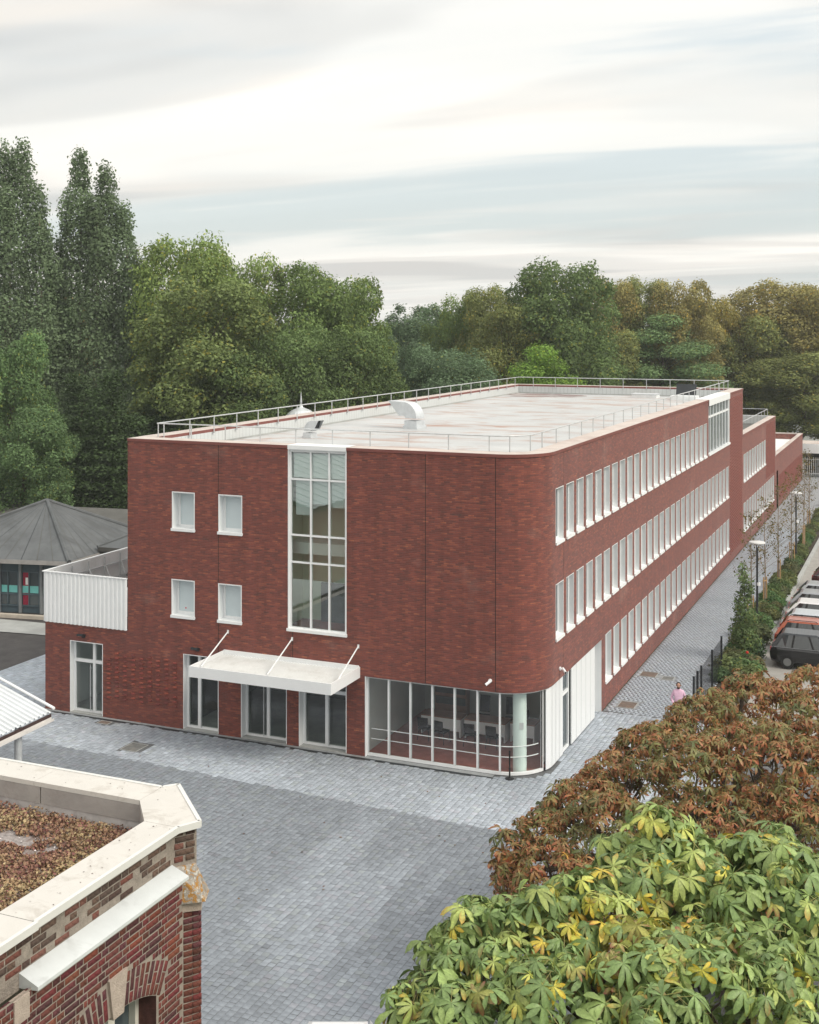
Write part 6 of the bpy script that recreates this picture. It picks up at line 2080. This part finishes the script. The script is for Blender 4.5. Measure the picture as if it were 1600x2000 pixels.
def chestnut(name, label, lobes, variants, n, smin, smax, seed, base, depth_m, limb_r, budget=295, drift=None):
    r = np.random.default_rng(seed)
    t = thing(name, label, 'tree', base, 0, 'horse chestnuts in the foreground')
    bz = np.array(base)
    big_lobes = lobes
    lobes = list(lobes)
    for c0_, r0_ in big_lobes:
        for _ in range(7):
            d_ = r.normal(size=3); d_[2] = abs(d_[2]) * .8 - .1; d_ /= np.linalg.norm(d_)
            s_ = r0_ * r.uniform(.20, .36)
            lobes.append((tuple(np.array(c0_) + d_ * r0_ * r.uniform(.68, .90)), s_))
    # leaves sit in rosettes round the twig tips, drooping outwards, with dark hollows between
    per = 6
    nt_ = n // per
    T_, Tn, tl_ = lobe_points(lobes, nt_, seed, .34, .84)
    tocam = camp - T_; tocam /= np.linalg.norm(tocam, axis=1, keepdims=True)
    keep_ = (np.einsum('ij,ij->i', tocam, Tn) > -.35) | (r.random(nt_) < .35)
    T_, Tn, tl_ = T_[keep_], Tn[keep_], tl_[keep_]; nt_ = len(T_)
    ax = Tn * .7 + np.array([0, 0, .75]) + r.normal(size=(nt_, 3)) * .22
    Fr = rotmats(ax, r.uniform(0, 6.28, nt_))
    tsc = r.uniform(smin, smax, nt_)
    P, Nn, nrm, xax, li, sc, tip = [], [], [], [], [], [], []
    for k in range(per):
        phi = k * 2 * math.pi / per + r.normal(0, .3, nt_)
        rad = Fr[:, :, 0] * np.cos(phi)[:, None] + Fr[:, :, 1] * np.sin(phi)[:, None]
        lev = r.uniform(-.10, .03, nt_)
        s1 = tsc * r.uniform(.72, 1.18, nt_)
        P.append(T_ + rad * (.13 * s1)[:, None] + Fr[:, :, 2] * (lev * s1)[:, None]); Nn.append(Tn); li.append(tl_); sc.append(s1); tip.append(np.arange(nt_))
        nn_ = Fr[:, :, 2] * .85 + rad * r.uniform(.15, .85, nt_)[:, None] + r.normal(size=(nt_, 3)) * .20
        nrm.append(nn_); xax.append(rad - np.array([0, 0, .35]) + r.normal(size=(nt_, 3)) * .15)
    P, Nn, nrm, xax, li, sc, tip = [np.concatenate(q_) for q_ in (P, Nn, nrm, xax, li, sc, tip)]
    lose = r.random(len(P)) > .14
    P, Nn, nrm, xax, li, sc, tip = [q_[lose] for q_ in (P, Nn, nrm, xax, li, sc, tip)]; n = len(P)
    tocam = camp - P; tocam /= np.linalg.norm(tocam, axis=1, keepdims=True)
    nrm /= np.linalg.norm(nrm, axis=1, keepdims=True)
    xax = xax - nrm * np.einsum('ij,ij->i', xax, nrm)[:, None]; xax /= np.linalg.norm(xax, axis=1, keepdims=True)
    yax = np.cross(nrm, xax)
    Rm = np.stack([xax, yax, nrm], 2)
    tipk = r.random(nt_)[tip]
    lobe_kind = r.random(len(lobes))[li]
    vi = np.clip(((lobe_kind * .35 + tipk * .35 + r.random(n) * .30) * len(variants)).astype(int), 0, len(variants) - 1)
    if drift is not None:
        vi = drift(P, vi, r, len(variants))
    front = np.einsum('ij,ij->i', tocam, Nn) * sc / np.linalg.norm(camp - P, axis=1)
    inframe = np.array([vis(p) for p in P])
    order_ = np.argsort(-(front + inframe * 10 + r.random(n) * .004))
    sel = order_[:budget]
    rest_ = np.ones(n, bool); rest_[sel] = False
    vm = [npmesh('leaf', V, F, M['chestnut'], C, True) for V, F, C in variants]
    for q_ in sel:
        o = bpy.data.objects.new('leaf', vm[vi[q_]]); col.objects.link(o); o.parent = t
        m4 = Matrix([[*(Rm[q_][i] * sc[q_]), P[q_][i] - bz[i]] for i in range(3)] + [[0, 0, 0, 1]])
        o.matrix_local = m4
    AV, AF, AC, off_ = [], [], [], 0
    for k, (V, F, C) in enumerate(variants):
        s_ = np.where(rest_ & (vi == k))[0]
        if not len(s_):
            continue
        v, f, c = scatter(V, F, Rm[s_] * sc[s_][:, None, None], P[s_], tcol=C, icol=np.ones((len(s_), 3)) * r.uniform(.78, 1.22, (len(s_), 1)))
        AV.append(v); AF.append(f + off_); AC.append(c); off_ += len(v)
    kind(place('foliage', npmesh('foliage', np.concatenate(AV), np.concatenate(AF), M['chestnut'], np.concatenate(AC), True), t), 'stuff')
    mb = MB(); top = Vector(base) + Vector((0, 0, base[2] * 0 + 2.6))
    cen = None
    mb.path([Vector(base), Vector((base[0], base[1], 1.2)), Vector((base[0], base[1], 2.6))], limb_r, 10, 0, limb_r * .8)
    for l in big_lobes:
        c = Vector(l[0]); rr = l[1] if not isinstance(l[1], tuple) else l[1][0]
        st_ = Vector((base[0], base[1], 2.4)); md_ = st_.lerp(c, .55) + Vector((0, 0, .5))
        mb.path([st_, md_, c], limb_r * .45, 6, 0, limb_r * .12)
        for _ in range(7):
            d_ = Vector(r.normal(size=3)).normalized(); d_.z = abs(d_.z) * .8
            mb.path([c, c + d_ * rr * .55, c + d_ * rr * .9 + Vector((0, 0, .1))], limb_r * .12, 4, 0, .008)
    mb.build('trunk', M['bark'], t)
    return t


GV = [leaf_variant(200 + k, b, e, br) for k, (b, e, br) in enumerate(
    [((0.210, 0.285, 0.094), (0.247, 0.171, 0.060), 0.0)] * 4 + [((0.164, 0.240, 0.086), (0.272, 0.171, 0.060), .05)] * 4 + [((0.286, 0.343, 0.101), (0.370, 0.228, 0.048), .15)] * 3 + [((0.349, 0.372, 0.085), (0.420, 0.251, 0.036), .35)] * 3
    + [((0.449, 0.423, 0.069), (0.519, 0.319, 0.024), .6), ((0.372, 0.365, 0.099), (0.247, 0.057, 0.042), .7), ((0.512, 0.409, 0.063), (0.309, 0.080, 0.036), .7), ((0.310, 0.320, 0.099), (0.210, 0.051, 0.048), .8)])]
BV = [leaf_variant(300 + k, b, e, br, 5, .20, (0, .4, .75, 1.0), (.012, .10, .125, .0)) for k, (b, e, br) in enumerate(
    [((0.102, 0.122, 0.043), (0.241, 0.070, 0.034), .45)] * 6 + [((0.158, 0.154, 0.052), (0.338, 0.102, 0.048), .6)] * 4 + [((0.213, 0.165, 0.063), (0.367, 0.089, 0.045), .75)] * 4 + [((0.260, 0.143, 0.052), (0.338, 0.070, 0.039), .85)] * 3
    + [((0.328, 0.171, 0.071), (0.310, 0.055, 0.045), .9), ((0.376, 0.234, 0.033), (0.422, 0.121, 0.029), .7), ((0.194, 0.075, 0.043), (0.183, 0.037, 0.034), .9)])]
gl = [((9.82, -26.64, 8.67), 1.28), ((11.00, -26.58, 8.41), 1.48), ((11.89, -25.76, 8.02), 1.58), ((9.13, -28.02, 8.52), 1.25), ((8.43, -28.86, 8.61), 1.08), ((8.13, -29.54, 8.61), .80),
      ((8.12, -29.98, 8.31), .75), ((9.04, -29.37, 8.30), 1.25), ((9.94, -28.66, 8.18), 1.45), ((10.98, -28.21, 8.01), 1.5), ((11.95, -27.48, 7.77), 1.5), ((7.71, -29.93, 8.86), .28), ((10.07, -25.89, 8.91), .72)]
def gdrift(P_, vi, r, nv):
    # a yellowing, scorched patch in the middle of the crown
    c = np.array((9.77, -28.40, 9.25)); d_ = np.linalg.norm((P_ - c) * np.array([1, 1, .8]), axis=1)
    hot = r.random(len(P_)) < np.clip(.85 - d_ * .6, .03, .75)
    v = np.where(hot, r.integers(11, nv, len(P_)), np.minimum(vi, r.integers(0, 13, len(P_))))
    return v


chestnut('chestnut_tree', 'green horse chestnut crown with yellowing patches in the lower right foreground', gl, GV, 7200, .8, 1.25, 61, ((9.94, -27.25, 7.20)[0], (9.94, -27.25, 7.20)[1], 0), 1.0, .30, drift=gdrift)
bl = [((8.77, -8.18, 5.01), 1.96), ((10.40, -7.49, 5.04), 2.17), ((7.80, -9.68, 5.09), 1.75), ((6.73, -11.22, 4.76), 1.59), ((6.01, -12.61, 4.45), 1.48), ((5.31, -14.00, 4.42), 1.22), ((4.77, -15.31, 4.20), 1.01), ((4.37, -16.03, 4.13), 0.58),
      ((7.57, -12.71, 4.48), 2.12), ((9.24, -12.00, 4.60), 2.23), ((10.75, -10.60, 4.45), 2.33), ((6.31, -15.10, 4.26), 1.54), ((8.41, -14.20, 3.91), 1.91), ((10.09, -13.49, 3.80), 1.91), ((5.38, -16.36, 4.05), 1.06), ((8.13, -7.91, 6.39), 0.53)]
chestnut('chestnut_tree', 'large rust brown horse chestnut crown at the right, behind the green one', bl, BV, 24000, .66, 1.1, 62, ((8.40, -11.60, 3.68)[0], (8.40, -11.60, 3.68)[1], 0), 1.0, .35)

# planting strip: saplings, shrubs, columnar tree -----------------------
def small_cards(lobes, n, size, seed, name='foliage', **kw):
    return card_mesh(name, lobes, n, size, seed, **kw)


twig_meshes = []
for k in range(3):
    rr = random.Random(90 + k); mb = MB(); H_ = 6.2
    mb.path([(0, 0, 0), (.05, .02, 2), (.02, .06, 4), (0, 0, H_)], .05, 6, 0, .012)
    L = []
    for j in range(46):
        z_ = rr.uniform(1.7, H_ - .2); a = rr.uniform(0, 6.28); ln = (1.25 - .8 * (z_ - 1.7) / (H_ - 1.7)) * rr.uniform(.7, 1.1)
        p = Vector((.03, .03, z_)); q_ = p + Vector((math.cos(a) * ln * .7, math.sin(a) * ln * .7, ln * .55)); e = q_ + Vector((math.cos(a) * ln * .25, math.sin(a) * ln * .25, ln * .45))
        mb.path([p, q_, e], .012, 4, 0, .004); L.append((tuple(q_), (.22, .22, .2)))
    twig_meshes.append((mb.mesh('trunk', M['bark_pale']), card_mesh('crown', L, 420, .11, 95 + k, .3, .9, cull=.0, clump=.1)))
st_me = MB(); st_me.tube((.16, 0, 0), (.14, 0, 1.7), .035, n=8); st_me.tube((-.16, 0, 0), (-.14, 0, 1.7), .035, n=8); st_me.box(-.2, .2, -.02, .02, 1.45, 1.52)
st_me = st_me.mesh('stake', M['wood'])
sap = [(3.75, 26.2, 'sparse young tree with bare twigs behind the nearer street lamp'), (3.85, 31.5, 'second sparse young tree along the planting strip'), (3.95, 37.5, 'third sparse young tree along the planting strip, staked'), (4.05, 44.0, 'sparse young tree just before the farther street lamp'), (4.1, 51.5, 'sparse young tree just beyond the farther street lamp'), (3.7, 59.5, 'farthest sparse young tree near the rear wing')]
for k, (x, y, l) in enumerate(sap):
    t = thing('young_tree', l, 'tree', (x, y, 0), k * 1.1, 'saplings in the planting strip')
    a, b = twig_meshes[k % 3]
    place('trunk', a, t, at=(0, 0, 0), world=False); place('crown', b, t, at=(0, 0, 0), world=False, color=(.13, .12, .04))
    place('stake', st_me, t, at=(0, 0, 0), world=False)
t = thing('columnar_tree', 'slender dense green columnar tree beside the black parked car', 'tree', (4.35, 19.6, 0))
L = [((.1 * math.sin(k * 2), .1 * math.cos(k * 2), .5 + k * .42), (s, s, .40)) for k, s in enumerate((.50, .60, .60, .58, .52, .45, .38, .32, .25, .16))]
place('crown', card_mesh('crown', L, 3200, .13, 120, .05, .5, clump=.10), t, at=(0, 0, 0), world=False, color=(.14, .20, .085))
mb = MB(); mb.path([(0, 0, 0), (0, 0, 4.6)], .06, 6, 0, .01); mb.build('trunk', M['bark'], t, at=(0, 0, 0))
shm = [card_mesh('foliage', [((0, 0, .35), (.5, .5, .36)), ((.3, .1, .3), (.35, .35, .3)), ((-.3, -.1, .28), (.35, .35, .3)), ((.05, .35, .3), (.3, .3, .25)), ((.0, -.3, .4), (.3, .3, .3))], 1500, .14, 130 + k, .04, .6, up=.5, clump=.07) for k in range(3)]
stm = MB()
for k in range(6):
    a = k * 1.05; stm.path([(0, 0, 0), (.15 * math.cos(a), .15 * math.sin(a), .3), (.3 * math.cos(a), .3 * math.sin(a), .55)], .012, 4, 0, .005)
stm = stm.mesh('stem', M['bark'])
rs = random.Random(4); y = 15.4; k = 0
while y < 92:
    for xx in ((3.95, 4.5, 5.1) if y < 18 else (3.95, 4.5) if y < 40 else (4.15,)):
        t = thing('shrub', 'low dark green shrub in the planting strip between path and cars', 'shrub', (xx + rs.uniform(-.12, .12) - max(0, y - 25) * .004, y + rs.uniform(-.2, .2), 0), rs.uniform(0, 6), 'low shrubs in the planting strip')
        s = rs.uniform(.65, 1.1) * (1.0 if y < 24 else .8)
        place('foliage', shm[k % 3], t, at=(0, 0, 0), world=False, scale=(s, s, s * 1.1), color=(.125 * rs.uniform(.8, 1.3), .165 * rs.uniform(.85, 1.2), .078))
        place('stem', stm, t, at=(0, 0, 0), world=False, scale=(s, s, s)); k += 1
    y += rs.uniform(.9, 1.2) * (1 if y < 40 else 1.3)
t = thing('red_flower', 'single red flower head among the shrubs', 'flower', (4.75, 17.6, 0))
mb = MB(); mb.lathe([(0, .75), (.06, .78), (.075, .83), (.055, .88), (0, .90)], n=9); mb.build('bloom', plain('red_petal', (.45, .03, .02), .7), t, at=(0, 0, 0))
mb = MB(); mb.tube((0, 0, 0), (0, 0, .74), .012, n=5); mb.build('stem', M['bark'], t, at=(0, 0, 0))


# ------------------------------------------------------------------ air
mb = MB(); mb.box(-950, 950, -320, 1820, -1.5, 48)
hz_m, g = newmat('haze_air')
pv_ = g.n('ShaderNodeVolumePrincipled', {'Color': (0.90, 0.94, 0.97), 'Density': 0.00030})
g.t.links.new(pv_.outputs[0], g.n('ShaderNodeOutputMaterial').inputs['Volume'])
o = kind(mb.build('haze', hz_m), 'stuff')
o['label'] = 'thin pale haze in the air over the scene'; o['category'] = 'haze'
